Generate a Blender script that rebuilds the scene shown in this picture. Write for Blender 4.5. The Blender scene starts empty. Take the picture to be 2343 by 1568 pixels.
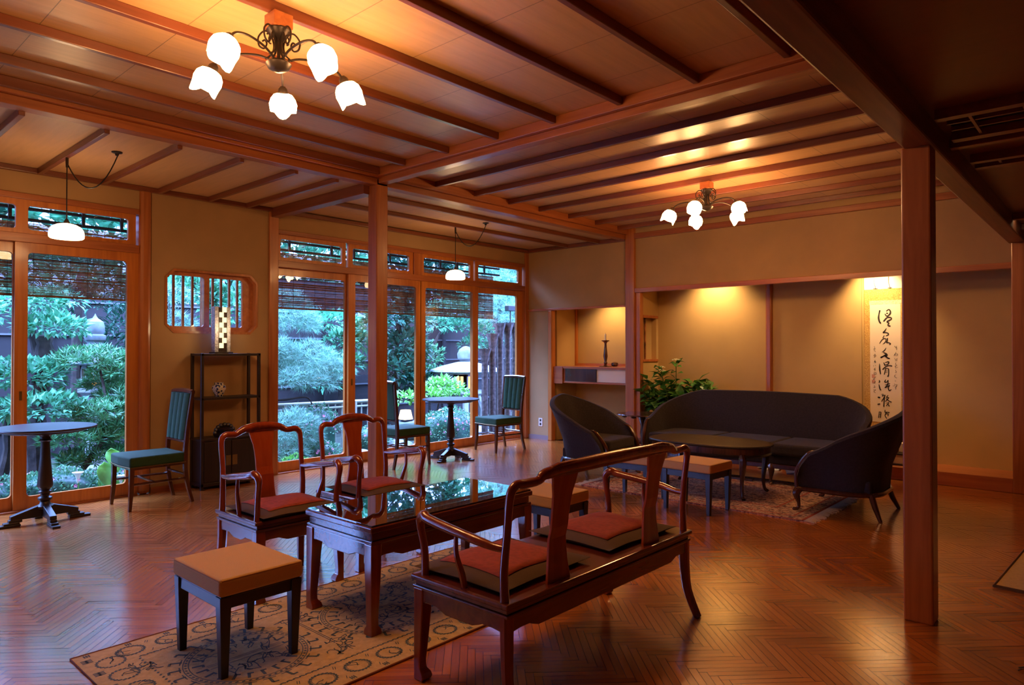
import bpy, bmesh, math, random
from mathutils import Vector, Matrix
R=math.radians; PI=math.pi
random.seed(7)
SC=bpy.context.scene; COL=SC.collection
# ---------------------------------------------------------------- camera
cam=bpy.data.cameras.new('camera'); cam.sensor_width=36; cam.lens=1566/2343*36; cam.clip_end=200
co=bpy.data.objects.new('camera',cam); COL.objects.link(co)
co.location=(0,0,1.25); co.rotation_euler=(R(90.62),0,R(41.95-90)); SC.camera=co
# ---------------------------------------------------------------- world, exposure
SC.view_settings.view_transform='Standard'; SC.view_settings.look='None'
SC.view_settings.gamma=1; SC.view_settings.use_curve_mapping=False; SC.view_settings.exposure=1.05
SC.cycles.use_denoising=True; SC.cycles.max_bounces=8; SC.cycles.transparent_max_bounces=16
SC.cycles.sample_clamp_indirect=6; SC.cycles.caustics_reflective=False; SC.cycles.caustics_refractive=False
w=bpy.data.worlds.new('dusk_sky'); SC.world=w; w.use_nodes=True
nt=w.node_tree; bg=nt.nodes['Background']; bg.inputs[1].default_value=25
_tc=nt.nodes.new('ShaderNodeTexCoord'); _sp=nt.nodes.new('ShaderNodeSeparateXYZ'); _r=nt.nodes.new('ShaderNodeValToRGB')
nt.links.new(_tc.outputs['Generated'],_sp.inputs[0]); nt.links.new(_sp.outputs['Z'],_r.inputs[0]); nt.links.new(_r.outputs[0],bg.inputs[0])
_r.color_ramp.elements[0].color=(.03,.055,.17,1); _r.color_ramp.elements[0].position=.08; _r.color_ramp.elements[1].color=(.25,.40,1,1); _r.color_ramp.elements[1].position=.75
LAMP=(1,.50,.18)
def light(name,kind,loc,power,col=LAMP,rot=(0,0,0),**k):
    d=bpy.data.lights.new(name,kind); d.energy=power; d.color=col
    for a,b in k.items(): setattr(d,a,b)
    o=bpy.data.objects.new(name,d); o.location=loc; o.rotation_euler=rot; COL.objects.link(o); return o
# downlights recessed behind the alcove lintels (the fittings are hidden by the lintels in the photograph)
light('alcove_light','SPOT',(7.62,3.70,2.22),34,(1,.64,.29),(0,R(-22),0),spot_size=R(120),spot_blend=.9,shadow_soft_size=.04)
light('alcove_light','SPOT',(7.62,1.95,2.22),46,(1,.64,.29),(0,R(-22),0),spot_size=R(92),spot_blend=.9,shadow_soft_size=.04)
light('alcove_light','SPOT',(7.60,5.22,2.02),20,(1,.64,.29),(0,R(-20),0),spot_size=R(120),spot_blend=.9,shadow_soft_size=.04)
# ---------------------------------------------------------------- materials
def newmat(name):
    m=bpy.data.materials.new(name); m.use_nodes=True; nt=m.node_tree
    return m,nt,nt.nodes['Principled BSDF']
def P(name,col,rough=.5,metal=0,coat=0,noise=0,nscale=8,bump=0,spec=.5,sheen=0):
    m,nt,b=newmat(name)
    b.inputs['Base Color'].default_value=(*col,1); b.inputs['Roughness'].default_value=rough
    b.inputs['Metallic'].default_value=metal; b.inputs['Coat Weight'].default_value=coat
    b.inputs['Coat Roughness'].default_value=.08; b.inputs['Specular IOR Level'].default_value=spec
    b.inputs['Sheen Weight'].default_value=sheen
    if noise or bump:
        tc=nt.nodes.new('ShaderNodeTexCoord'); n=nt.nodes.new('ShaderNodeTexNoise'); n.inputs['Scale'].default_value=nscale; n.inputs['Detail'].default_value=4
        nt.links.new(tc.outputs['Object'],n.inputs['Vector'])
        if noise:
            r=nt.nodes.new('ShaderNodeValToRGB'); r.color_ramp.elements[0].position=.3; r.color_ramp.elements[1].position=.7
            r.color_ramp.elements[0].color=(*[c*(1-noise) for c in col],1); r.color_ramp.elements[1].color=(*[min(1,c*(1+noise)) for c in col],1)
            nt.links.new(n.outputs['Fac'],r.inputs['Fac']); nt.links.new(r.outputs['Color'],b.inputs['Base Color'])
        if bump:
            bp=nt.nodes.new('ShaderNodeBump'); bp.inputs['Strength'].default_value=bump; bp.inputs['Distance'].default_value=.01
            nt.links.new(n.outputs['Fac'],bp.inputs['Height']); nt.links.new(bp.outputs['Normal'],b.inputs['Normal'])
    return m
def WOOD(name,c1,c2,axis='Z',rough=.35,coat=.2,scale=6,bump=.03,stretch=.06):
    m,nt,b=newmat(name); N=nt.nodes.new; L=nt.links.new
    tc=N('ShaderNodeTexCoord'); mp=N('ShaderNodeMapping'); s=[1,1,1]; s['XYZ'.index(axis)]=stretch; mp.inputs['Scale'].default_value=s
    L(tc.outputs['Object'],mp.inputs['Vector'])
    n=N('ShaderNodeTexNoise'); n.inputs['Scale'].default_value=scale*4; n.inputs['Detail'].default_value=5; n.inputs['Distortion'].default_value=.8
    n2=N('ShaderNodeTexNoise'); n2.inputs['Scale'].default_value=scale*.6; n2.inputs['Detail'].default_value=2
    L(mp.outputs[0],n.inputs['Vector']); L(mp.outputs[0],n2.inputs['Vector'])
    mx=N('ShaderNodeMath'); mx.operation='MULTIPLY_ADD'; mx.inputs[1].default_value=.6; L(n.outputs['Fac'],mx.inputs[0])
    m2=N('ShaderNodeMath'); m2.operation='MULTIPLY'; m2.inputs[1].default_value=.4; L(n2.outputs['Fac'],m2.inputs[0]); L(m2.outputs[0],mx.inputs[2])
    r=N('ShaderNodeValToRGB'); r.color_ramp.elements[0].position=.36; r.color_ramp.elements[1].position=.64
    r.color_ramp.elements[0].color=(*c1,1); r.color_ramp.elements[1].color=(*c2,1)
    L(mx.outputs[0],r.inputs['Fac']); L(r.outputs['Color'],b.inputs['Base Color'])
    b.inputs['Roughness'].default_value=rough; b.inputs['Coat Weight'].default_value=coat; b.inputs['Coat Roughness'].default_value=.12
    bp=N('ShaderNodeBump'); bp.inputs['Strength'].default_value=bump; bp.inputs['Distance'].default_value=.01
    L(n.outputs['Fac'],bp.inputs['Height']); L(bp.outputs['Normal'],b.inputs['Normal'])
    return m
def EMIT(name,col,strength):
    m=bpy.data.materials.new(name); m.use_nodes=True; nt=m.node_tree; nt.nodes.clear()
    e=nt.nodes.new('ShaderNodeEmission'); e.inputs[0].default_value=(*col,1); e.inputs[1].default_value=strength
    o=nt.nodes.new('ShaderNodeOutputMaterial'); nt.links.new(e.outputs[0],o.inputs[0]); return m
def GLASS():
    m=bpy.data.materials.new('window_glass'); m.use_nodes=True; nt=m.node_tree; nt.nodes.clear(); N=nt.nodes.new; L=nt.links.new
    t=N('ShaderNodeBsdfTransparent'); t.inputs[0].default_value=(.93,.96,.95,1); g=N('ShaderNodeBsdfGlossy'); g.inputs['Roughness'].default_value=0.0
    f=N('ShaderNodeFresnel'); ge=N('ShaderNodeNewGeometry'); mm=N('ShaderNodeMath'); mm.operation='MULTIPLY_ADD'
    mm.inputs[1].default_value=-.7603; mm.inputs[2].default_value=1.45; L(ge.outputs['Backfacing'],mm.inputs[0]); L(mm.outputs[0],f.inputs[0]); x=N('ShaderNodeMixShader'); o=N('ShaderNodeOutputMaterial')
    L(f.outputs[0],x.inputs[0]); L(t.outputs[0],x.inputs[1]); L(g.outputs[0],x.inputs[2]); L(x.outputs[0],o.inputs[0]); return m
CED1,CED2=(.30,.085,.022),(.50,.17,.05)
M={}
M['post']=WOOD('cedar_upright',CED1,CED2,'Z')
M['beamx']=WOOD('cedar_along_windows',(.26,.07,.022),(.44,.14,.045),'X')
M['beamy']=WOOD('cedar_along_alcove',(.26,.07,.022),(.44,.14,.045),'Y')
M['ribx']=WOOD('dark_cedar_rib_x',(.13,.032,.016),(.22,.06,.026),'X')
M['riby']=WOOD('dark_cedar_rib_y',(.13,.032,.016),(.22,.06,.026),'Y')
M['bigbeam']=WOOD('old_dark_beam',(.14,.04,.018),(.26,.085,.035),'X',rough=.5)
M['shutter']=WOOD('cedar_door_frame',(.42,.12,.022),(.60,.21,.04),'Z')
M['niche_wood']=WOOD('red_cedar_board',(.34,.09,.03),(.5,.16,.05),'Y')
M['rose']=WOOD('lacquered_rosewood',(.16,.018,.007),(.30,.045,.014),'Z',rough=.22,coat=.9,scale=5,bump=.01)
M['rosex']=WOOD('lacquered_rosewood_long',(.10,.016,.008),(.20,.034,.014),'X',rough=.2,coat=.9,scale=5,bump=.01)
M['splat']=WOOD('rosewood_splat',(.30,.04,.01),(.42,.075,.02),'Z',rough=.25,coat=.7,scale=5,bump=.01)
M['black']=WOOD('black_brown_lacquer',(.010,.005,.004),(.024,.010,.007),'Z',rough=.42,coat=.05,bump=.01)
M['mahog']=WOOD('dark_mahogany',(.045,.013,.007),(.09,.026,.012),'Z',rough=.25,coat=.6,bump=.01)
M['ovaledge']=WOOD('striped_mahogany',(.05,.014,.007),(.15,.045,.018),'Z',rough=.22,coat=.8,scale=9,bump=.0)
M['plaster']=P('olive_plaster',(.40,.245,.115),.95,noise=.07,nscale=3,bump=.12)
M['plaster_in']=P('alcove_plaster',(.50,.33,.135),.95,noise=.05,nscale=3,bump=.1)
M['skirt']=P('pale_skirting',(.25,.17,.17),.6)
M['tan']=P('tan_linen',(.56,.34,.13),.9,bump=.3,nscale=300)
M['tanside']=P('tan_linen_side',(.42,.215,.085),.9,bump=.3,nscale=300)
M['char']=P('charcoal_wool',(.022,.016,.021),.95,noise=.25,nscale=60,bump=.3,sheen=.1)
M['green']=P('green_velvet',(.010,.050,.018),.85,sheen=.05,noise=.15,nscale=30)
M['greentop']=M['green']
M['redcloth']=P('red_brocade',(.30,.042,.016),.85,noise=.2,nscale=40,bump=.2)
M['olivecloth']=P('olive_cloth',(.085,.045,.02),.85,bump=.2,nscale=200)
M['iron']=P('bronze_iron',(.035,.025,.022),.4,metal=.7)
M['cord']=P('black_cord',(.008,.007,.007),.5)
M['glass']=GLASS()
M['shade']=EMIT('lit_milk_glass',LAMP,39)
M['shade2']=EMIT('lit_opal_shade',(1,.60,.28),11)
M['brass']=P('aged_brass',(.25,.17,.07),.35,metal=.9)
M['white']=P('white_paper',(.75,.68,.58),.8)
M['reed']=P('reed_slat',(.26,.11,.06),.7,noise=.5,nscale=25)
M['ink']=P('black_ink',(.02,.012,.01),.8)
M['stone']=P('garden_stone',(.15,.17,.17),.9,noise=.35,nscale=9,bump=.6)
M['stone2']=P('pale_stone',(.26,.27,.25),.9,noise=.25,nscale=12,bump=.5)
M['fence']=P('weathered_board',(.016,.012,.013),.8,noise=.3,nscale=6)
M['bark']=P('tree_bark',(.045,.032,.026),.95,noise=.5,nscale=14,bump=1)
M['log']=P('rough_bark_log',(.085,.06,.055),.95,noise=.7,nscale=22,bump=1)
M['bamboo']=P('grey_bamboo',(.34,.34,.27),.6)
M['ybamboo']=P('spotted_bamboo',(.26,.09,.03),.4,noise=.8,nscale=10)
M['soil']=P('garden_moss',(.02,.03,.015),.95,noise=.6,nscale=5,bump=.5)
def LEAF(name,col,var=.5,tr=.25):
    m,nt,b=newmat(name); N=nt.nodes.new; L=nt.links.new
    tc=N('ShaderNodeTexCoord'); n=N('ShaderNodeTexNoise'); n.inputs['Scale'].default_value=5; L(tc.outputs['Object'],n.inputs['Vector'])
    n.inputs['Detail'].default_value=6
    r=N('ShaderNodeValToRGB'); r.color_ramp.elements[0].position=.3; r.color_ramp.elements[1].position=.7
    r.color_ramp.elements[0].color=(*[c*(1-var) for c in col],1); r.color_ramp.elements[1].color=(*[c*(1+var) for c in col],1)
    L(n.outputs['Fac'],r.inputs['Fac']); L(r.outputs[0],b.inputs['Base Color']); b.inputs['Roughness'].default_value=.38
    t=N('ShaderNodeBsdfTranslucent'); L(r.outputs[0],t.inputs[0]); x=N('ShaderNodeMixShader'); x.inputs[0].default_value=tr
    o=nt.nodes['Material Output']; L(b.outputs[0],x.inputs[1]); L(t.outputs[0],x.inputs[2]); L(x.outputs[0],o.inputs[0]); return m
M['leafA']=LEAF('broad_leaf',(.085,.32,.16)); M['leafB']=LEAF('dark_leaf',(.022,.10,.055)); M['leafC']=LEAF('bright_leaf',(.18,.50,.08))
M['needle']=LEAF('pine_needle',(.17,.36,.24),.35); M['podo']=LEAF('podocarpus_leaf',(.07,.25,.09)); M['azal']=LEAF('azalea_leaf',(.09,.26,.12))
M['petal']=P('pink_petal',(.75,.22,.38),.6); M['wpetal']=P('cream_petal',(.75,.72,.5),.6)
M['plantleaf']=LEAF('hydrangea_leaf',(.07,.20,.03),.5,.2)
# ---------------------------------------------------------------- mesh helpers
class MB:
    def __init__(s): s.v=[]; s.f=[]; s.mi=[]
    def add(s,vs,fs,mi=0,M4=None):
        b=len(s.v)
        s.v+= [tuple(M4@Vector(p)) for p in vs] if M4 else [tuple(p) for p in vs]
        s.f+=[tuple(i+b for i in f) for f in fs]; s.mi+=[mi]*len(fs); return s
    def box(s,a,b,mi=0,M4=None):
        x0,y0,z0=a; x1,y1,z1=b
        vs=[(x0,y0,z0),(x1,y0,z0),(x1,y1,z0),(x0,y1,z0),(x0,y0,z1),(x1,y0,z1),(x1,y1,z1),(x0,y1,z1)]
        return s.add(vs,[(0,3,2,1),(4,5,6,7),(0,1,5,4),(1,2,6,5),(2,3,7,6),(3,0,4,7)],mi,M4)
    def taper(s,c0,s0,c1,s1,mi=0):   # box between rectangle centre c0 size s0 and c1 size s1
        vs=[]
        for c,z in ((c0,s0),(c1,s1)):
            for dx,dy in ((-1,-1),(1,-1),(1,1),(-1,1)): vs.append((c[0]+dx*z[0]/2,c[1]+dy*z[1]/2,c[2]))
        return s.add(vs,[(0,3,2,1),(4,5,6,7),(0,1,5,4),(1,2,6,5),(2,3,7,6),(3,0,4,7)],mi)
    def prism(s,poly,a0,a1,axis='Y',mi=0,M4=None):  # poly in the other two axes, in order
        def pt(u,v,t): return {'X':(t,u,v),'Y':(u,t,v),'Z':(u,v,t)}[axis]
        n=len(poly); vs=[pt(u,v,a0) for u,v in poly]+[pt(u,v,a1) for u,v in poly]
        fs=[tuple(range(n))[::-1],tuple(range(n,2*n))]+[(i,(i+1)%n,n+(i+1)%n,n+i) for i in range(n)]
        return s.add(vs,fs,mi,M4)
    def tube(s,path,rad,n=8,mi=0,closed=False,cap=True,sq=None):
        pts=[Vector(p) for p in path]; k=len(pts)
        if not hasattr(rad,'__len__'): rad=[rad]*k
        vs=[]; prev=None
        for i,p in enumerate(pts):
            if closed: t=pts[(i+1)%k]-pts[i-1]
            else: t=pts[min(i+1,k-1)]-pts[max(i-1,0)]
            t.normalize()
            if prev is None:
                a=Vector((0,0,1)) if abs(t.z)<.9 else Vector((0,1,0))
                u=a.cross(t).normalized()
            else: u=(prev-t*prev.dot(t)).normalized()
            prev=u; v=t.cross(u)
            for j in range(n):
                an=2*PI*(j+.5)/n; r=rad[i]
                a,b=(r,r) if not hasattr(r,'__len__') else r
                vs.append(p+u*a*math.cos(an)+v*b*math.sin(an))
        fs=[]
        for i in range(k if closed else k-1):
            i2=(i+1)%k
            for j in range(n): j2=(j+1)%n; fs.append((i*n+j,i*n+j2,i2*n+j2,i2*n+j))
        if cap and not closed: fs+=[tuple(range(n))[::-1],tuple((k-1)*n+j for j in range(n))]
        return s.add(vs,fs,mi)
    def lathe(s,prof,c=(0,0,0),n=20,mi=0,M4=None):  # prof (r,z)
        vs=[];k=len(prof)
        for r,z in prof:
            for j in range(n): a=2*PI*j/n; vs.append((c[0]+r*math.cos(a),c[1]+r*math.sin(a),c[2]+z))
        fs=[]
        for i in range(k-1):
            for j in range(n): j2=(j+1)%n; fs.append((i*n+j,i*n+j2,(i+1)*n+j2,(i+1)*n+j))
        if prof[0][0]>1e-5: fs.append(tuple(range(n))[::-1])
        if prof[-1][0]>1e-5: fs.append(tuple((k-1)*n+j for j in range(n)))
        return s.add(vs,fs,mi,M4)
    def loft(s,rings,mi=0,closed=True,cap=True):
        n=len(rings[0]); vs=[p for r in rings for p in r]; fs=[]
        m=n if closed else n-1
        for i in range(len(rings)-1):
            for j in range(m): j2=(j+1)%n; fs.append((i*n+j,i*n+j2,(i+1)*n+j2,(i+1)*n+j))
        if cap: fs+=[tuple(range(n))[::-1],tuple((len(rings)-1)*n+j for j in range(n))]
        return s.add(vs,fs,mi)
    def build(s,name,mat,parent=None,smooth=False,bevel=0,loc=None,rot=None,kind=None,sub=0,solid=0,seg=2,label=None):
        me=bpy.data.meshes.new(name); me.from_pydata(s.v,[],s.f)
        mats=mat if isinstance(mat,(list,tuple)) else [mat]
        for m in mats: me.materials.append(m)
        if len(mats)>1: me.polygons.foreach_set('material_index',s.mi)
        me.update()
        if len(s.v)<60000 and not name.startswith('foliage'):
            bm=bmesh.new(); bm.from_mesh(me)
            if sub or bevel: bmesh.ops.remove_doubles(bm,verts=bm.verts,dist=1e-5)
            bmesh.ops.recalc_face_normals(bm,faces=bm.faces); bm.to_mesh(me); bm.free()
        if smooth or sub:
            me.polygons.foreach_set('use_smooth',[True]*len(me.polygons))
            if not sub: me.set_sharp_from_angle(angle=R(38))
        o=bpy.data.objects.new(name,me); COL.objects.link(o)
        if bevel:
            b=o.modifiers.new('b','BEVEL'); b.width=bevel; b.segments=seg; b.limit_method='ANGLE'; b.angle_limit=R(35)
        if sub: q=o.modifiers.new('s','SUBSURF'); q.levels=q.render_levels=sub
        if solid: q=o.modifiers.new('t','SOLIDIFY'); q.thickness=solid; q.offset=0
        if parent: o.parent=parent
        if loc: o.location=loc
        if rot is not None: o.rotation_euler=(0,0,rot)
        if kind: o['kind']=kind
        if label: o['label']=label
        return o
def tag(o,label,cat,group=None,kind=None):
    o['label']=label; o['category']=cat
    if group: o['group']=group
    if kind: o['kind']=kind
    return o
def thing(name,label,cat,loc=(0,0,0),rz=0,group=None,kind=None):
    o=bpy.data.objects.new(name,None); COL.objects.link(o); o.location=loc; o.rotation_euler=(0,0,rz); o.empty_display_size=.1
    return tag(o,label,cat,group,kind)
def structure(name):
    o=bpy.data.objects.new(name,None); COL.objects.link(o); o['kind']='structure'; return o
def kids(o): return [c for c in bpy.data.objects if c.parent==o]
def dup(root,loc,rz,label,group=None):
    def cp(o,par):
        c=o.copy(); COL.objects.link(c); c.parent=par
        for ch in kids(o): cp(ch,c)
        return c
    r=cp(root,None); r.location=loc; r.rotation_euler=(0,0,rz); r['label']=label
    if group: r['group']=group
    return r
def smooth_path(pts,n=6):   # Catmull-Rom
    P_=[Vector(p) for p in pts]; out=[]
    for i in range(len(P_)-1):
        p0=P_[max(i-1,0)];p1=P_[i];p2=P_[i+1];p3=P_[min(i+2,len(P_)-1)]
        for k in range(n):
            t=k/n; out.append(.5*((2*p1)+(p2-p0)*t+(2*p0-5*p1+4*p2-p3)*t*t+(3*p1-p0-3*p2+p3)*t**3))
    out.append(P_[-1]); return out
def lerpn(vals,n):  # expand radii like smooth_path
    out=[]
    for i in range(len(vals)-1):
        for k in range(n): out.append(vals[i]+(vals[i+1]-vals[i])*k/n)
    out.append(vals[-1]); return out
# ================================================================ ROOM
FY=6.35; WX=7.40; CH=2.78
def floor():
    w=.032; n=10; g=.0009; c45=math.sqrt(.5)
    bm=bmesh.new(); uv=bm.loops.layers.uv.new('grain'); tone=bm.faces.layers.float.new('tone')
    rnd=random.Random(3); X0,X1,Y0,Y1=-2.5,7.45,-3,6.38
    def plank(x0,y0,x1,y1,vert):
        cx,cy=(x0+x1)/2*w,(y0+y1)/2*w; X=(cx-cy)*c45; Y=(cx+cy)*c45
        if not(X0-.2<X<X1+.2 and Y0-.2<Y<Y1+.2): return
        dz=rnd.uniform(-.0003,.0003); tx=rnd.uniform(-.0035,.0035); ty=rnd.uniform(-.0035,.0035)
        vs=[]
        for px,py in ((x0*w+g,y0*w+g),(x1*w-g,y0*w+g),(x1*w-g,y1*w-g),(x0*w+g,y1*w-g)):
            z=dz+(px-cx)*tx*.3+(py-cy)*ty
            vs.append(bm.verts.new(((px-py)*c45,(px+py)*c45,z)))
        f=bm.faces.new(vs); f[tone]=rnd.random(); o=rnd.random()*20
        q=[(0,0),(1,0),(1,.1),(0,.1)] if not vert else [(0,0),(0,.1),(1,.1),(1,0)]
        for l,(u,v) in zip(f.loops,q): l[uv].uv=(u*.32+o,v*.32+o*3)
    K=420
    for k in range(-K,K):
        for m in range(-30,30):
            x=k+2*n*m
            if -100<x*w*1<100: plank(x,k,x+n,k+1,False)
    for c in range(-K,K):
        for m in range(-30,30):
            y=c-2*n+1+2*n*m
            plank(c,y,c+1,y+n,True)
    for co_,no in (((X0,0,0),(-1,0,0)),((X1,0,0),(1,0,0)),((0,Y0,0),(0,-1,0)),((0,Y1,0),(0,1,0))):
        bmesh.ops.bisect_plane(bm,geom=bm.verts[:]+bm.edges[:]+bm.faces[:],plane_co=co_,plane_no=no,clear_outer=True)
    me=bpy.data.meshes.new('floor'); bm.to_mesh(me); bm.free()
    m,nt,b=newmat('herringbone_parquet'); N=nt.nodes.new; L=nt.links.new
    a=N('ShaderNodeAttribute'); a.attribute_name='tone'; u=N('ShaderNodeUVMap'); u.uv_map='grain'
    mp=N('ShaderNodeMapping'); mp.inputs['Scale'].default_value=(2,30,1); L(u.outputs[0],mp.inputs[0])
    nz=N('ShaderNodeTexNoise'); nz.inputs['Scale'].default_value=3; nz.inputs['Detail'].default_value=3; L(mp.outputs[0],nz.inputs['Vector'])
    s=N('ShaderNodeMath'); s.operation='MULTIPLY_ADD'; s.inputs[1].default_value=.62; L(a.outputs['Fac'],s.inputs[0])
    s2=N('ShaderNodeMath'); s2.operation='MULTIPLY'; s2.inputs[1].default_value=.38; L(nz.outputs['Fac'],s2.inputs[0]); L(s2.outputs[0],s.inputs[2])
    r=N('ShaderNodeValToRGB'); r.color_ramp.elements[0].color=(.36,.092,.014,1); r.color_ramp.elements[1].color=(.68,.215,.038,1)
    r.color_ramp.elements[0].position=.05; r.color_ramp.elements[1].position=.95
    L(s.outputs[0],r.inputs[0]); L(r.outputs[0],b.inputs['Base Color']); b.inputs['Roughness'].default_value=.24
    b.inputs['Coat Weight'].default_value=1; b.inputs['Coat IOR'].default_value=1.75; b.inputs['Coat Roughness'].default_value=.17
    me.materials.append(m); o=bpy.data.objects.new('floor',me); COL.objects.link(o); o['kind']='structure'
    MB().box((-2.5,-3,-.05),(8.1,FY+.03,-.003)).build('joint',P('floor_joint',(.03,.01,.006),.7),o)
floor()
def seammat(name,col,axis,pitch,off,var=.08,dark=.35):
    m,nt,b=newmat(name); N=nt.nodes.new; L=nt.links.new
    tc=N('ShaderNodeTexCoord'); sp=N('ShaderNodeSeparateXYZ'); L(tc.outputs['Object'],sp.inputs[0])
    a=N('ShaderNodeMath'); a.operation='MULTIPLY_ADD'; a.inputs[1].default_value=1/pitch; a.inputs[2].default_value=off+50; L(sp.outputs['XYZ'.index(axis)],a.inputs[0])
    f=N('ShaderNodeMath'); f.operation='FRACT'; L(a.outputs[0],f.inputs[0])
    c=N('ShaderNodeMath'); c.operation='LESS_THAN'; c.inputs[1].default_value=.004/pitch; L(f.outputs[0],c.inputs[0])
    mp=N('ShaderNodeMapping'); sc=[1.2,14,1] if axis=='Y' else [14,1.2,1]; sc=[1.2,14,1] if axis=='X' else [14,1.2,1]; mp.inputs['Scale'].default_value=sc; L(tc.outputs['Object'],mp.inputs[0])
    nz=N('ShaderNodeTexNoise'); nz.inputs['Scale'].default_value=2.2; nz.inputs['Detail'].default_value=6; nz.inputs['Distortion'].default_value=.6; L(mp.outputs[0],nz.inputs[0])
    r=N('ShaderNodeValToRGB'); r.color_ramp.elements[0].position=.3; r.color_ramp.elements[1].position=.7
    r.color_ramp.elements[0].color=(*[k*(1-var) for k in col],1); r.color_ramp.elements[1].color=(*[k*(1+var) for k in col],1); L(nz.outputs[0],r.inputs[0])
    x=N('ShaderNodeMix'); x.data_type='RGBA'; L(c.outputs[0],x.inputs['Factor']); L(r.outputs[0],x.inputs[6]); x.inputs[7].default_value=(*[k*dark for k in col],1)
    L(x.outputs[2],b.inputs['Base Color']); b.inputs['Roughness'].default_value=.42; b.inputs['Coat Weight'].default_value=.25; b.inputs['Coat Roughness'].default_value=.3
    return m
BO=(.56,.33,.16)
c1=MB().box((-2.5,.71,CH),(3.54,4.80,CH+.02)).build('ceiling',seammat('ceiling_board_x',BO,'X',.47,.1),kind='structure')
c2=MB().box((3.60,.71,CH),(WX,4.80,CH+.02)).build('ceiling',seammat('ceiling_board_y',BO,'Y',.45,.1),kind='structure')
c3=MB().box((-2.5,4.75,2.665),(3.50,FY,2.685)).build('ceiling',seammat('ceiling_board_s',BO,'Y',9,.3),kind='structure')
c4=MB().box((3.50,4.75,2.675),(WX,FY,2.695)).build('ceiling',seammat('ceiling_board_w',BO,'X',.42,.3),kind='structure')
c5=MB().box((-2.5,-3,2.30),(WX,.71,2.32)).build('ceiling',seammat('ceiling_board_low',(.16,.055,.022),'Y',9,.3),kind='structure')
MB().box((-2.6,-3.1,2.84),(8.2,FY+.1,2.90)).build('ceiling',M['fence'],kind='structure')  # unseen roof slab added to stop sky light leaking between the ceiling levels
def rib(par,x0,y0,x1,y1,zb,zt,w=.034):
    if abs(x1-x0)>abs(y1-y0): MB().box((x0,y0-w/2,zb),(x1,y0+w/2,zt)).build('rib',M['ribx'],par,bevel=.004)
    else: MB().box((x0-w/2,y0,zb),(x0+w/2,y1,zt)).build('rib',M['riby'],par,bevel=.004)
for y in (1.27,1.77,2.27,2.78,3.29,3.80,4.31): rib(c1,-2.5,y,3.50,y,2.73,CH)
for x in (4.16,4.66,5.15,5.63,6.15,6.67,7.15): rib(c2,x,.77,x,4.69,2.73,CH)
for x in (-.8,-.35,.1,.58,1.05,1.50,1.95,2.39,2.83,3.2): rib(c3,x,4.80,x,FY-.03,2.622,2.665)
for y in (5.10,5.62): rib(c4,3.54,y,7.36,y,2.632,2.675)
for x in (4.0,6.5,7.09): rib(c5,x,-3,x,.65,2.25,2.30,.05)
T=[0]
def trim(a,b,mat,bev=.004,name=None):
    T[0]+=1; return MB().box(a,b).build('trim_%d'%T[0],M[mat],kind='structure',bevel=bev)
# free-standing uprights
trim((3.52,4.70,0),(3.64,4.82,2.70),'post',.008)
trim((3.58,.66,0),(3.70,.78,2.19),'post',.008)
trim((WX-.04,4.57,0),(WX+.09,4.70,2.84),'post',.008)
trim((WX-.04,.63,0),(WX+.08,.75,2.2),'post',.008)
# beams
trim((-2.5,4.70,2.645),(WX,4.80,2.70),'beamx'); trim((-2.5,4.665,2.70),(WX,4.83,CH),'beamx')
trim((3.54,.71,2.66),(3.62,4.72,2.71),'beamy'); trim((3.505,.71,2.71),(3.655,4.72,CH),'beamy')
trim((-2.5,.65,2.185),(WX,.77,2.84),'bigbeam',.01)
trim((3.46,4.80,2.575),(3.56,FY,2.67),'riby')
# crown mouldings
trim((-2.5,FY-.045,2.625),(WX,FY,2.665),'ribx'); trim((WX-.045,4.70,2.625),(WX,FY-.04,2.68),'riby'); trim((WX-.045,.77,2.64),(WX,4.57,2.705),'beamy')
trim((-2.5,.77,2.72),(3.5,.80,CH),'ribx'); trim((3.66,.77,2.72),(WX,.80,CH),'ribx'); trim((-2.5,4.63,2.72),(3.5,4.66,CH),'ribx')
# sunken lattice vents in the low ceiling
def vent(x0,x1,label):
    t=thing('lattice_vent',label,'vent',(0,0,0),0,'lattice vents in the low dark ceiling')
    MB().box((x0,-1.6,2.29),(x1,.60,2.299)).build('backing',M['fence'],t)
    f=MB(); f.box((x0-.05,-1.65,2.255),(x0,.62,2.3)).box((x1,-1.65,2.255),(x1+.06,.62,2.3)); f.build('frame',M['ribx'],t)
    g=MB(); k=0
    n=max(2,int((x1-x0)/.09))
    for i in range(1,n): x=x0+(x1-x0)*i/n; g.box((x-.006,-1.6,2.268),(x+.006,.60,2.288))
    y=.5
    while y>-1.6: g.box((x0,y-.006,2.262),(x1,y+.006,2.285)); y-=(.07 if k%2 else .19); k+=1
    g.build('lattice',M['ribx'],t)
vent(3.50,3.84,'wide wooden lattice vent in dark low ceiling beside big beam'); vent(4.42,4.52,'narrow wooden lattice vent in low ceiling beyond the wide one')
# ---------------- window wall (left)
wl=structure('wall_left')
def plast(a,b,mat='plaster',par=None): return MB().box(a,b).build('plaster',M[mat],par or wl)
plast((-2.5,FY,2.46),(2.24,FY+.1,2.7)); plast((3.54,FY,2.46),(7.33,FY+.1,2.7))
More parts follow.
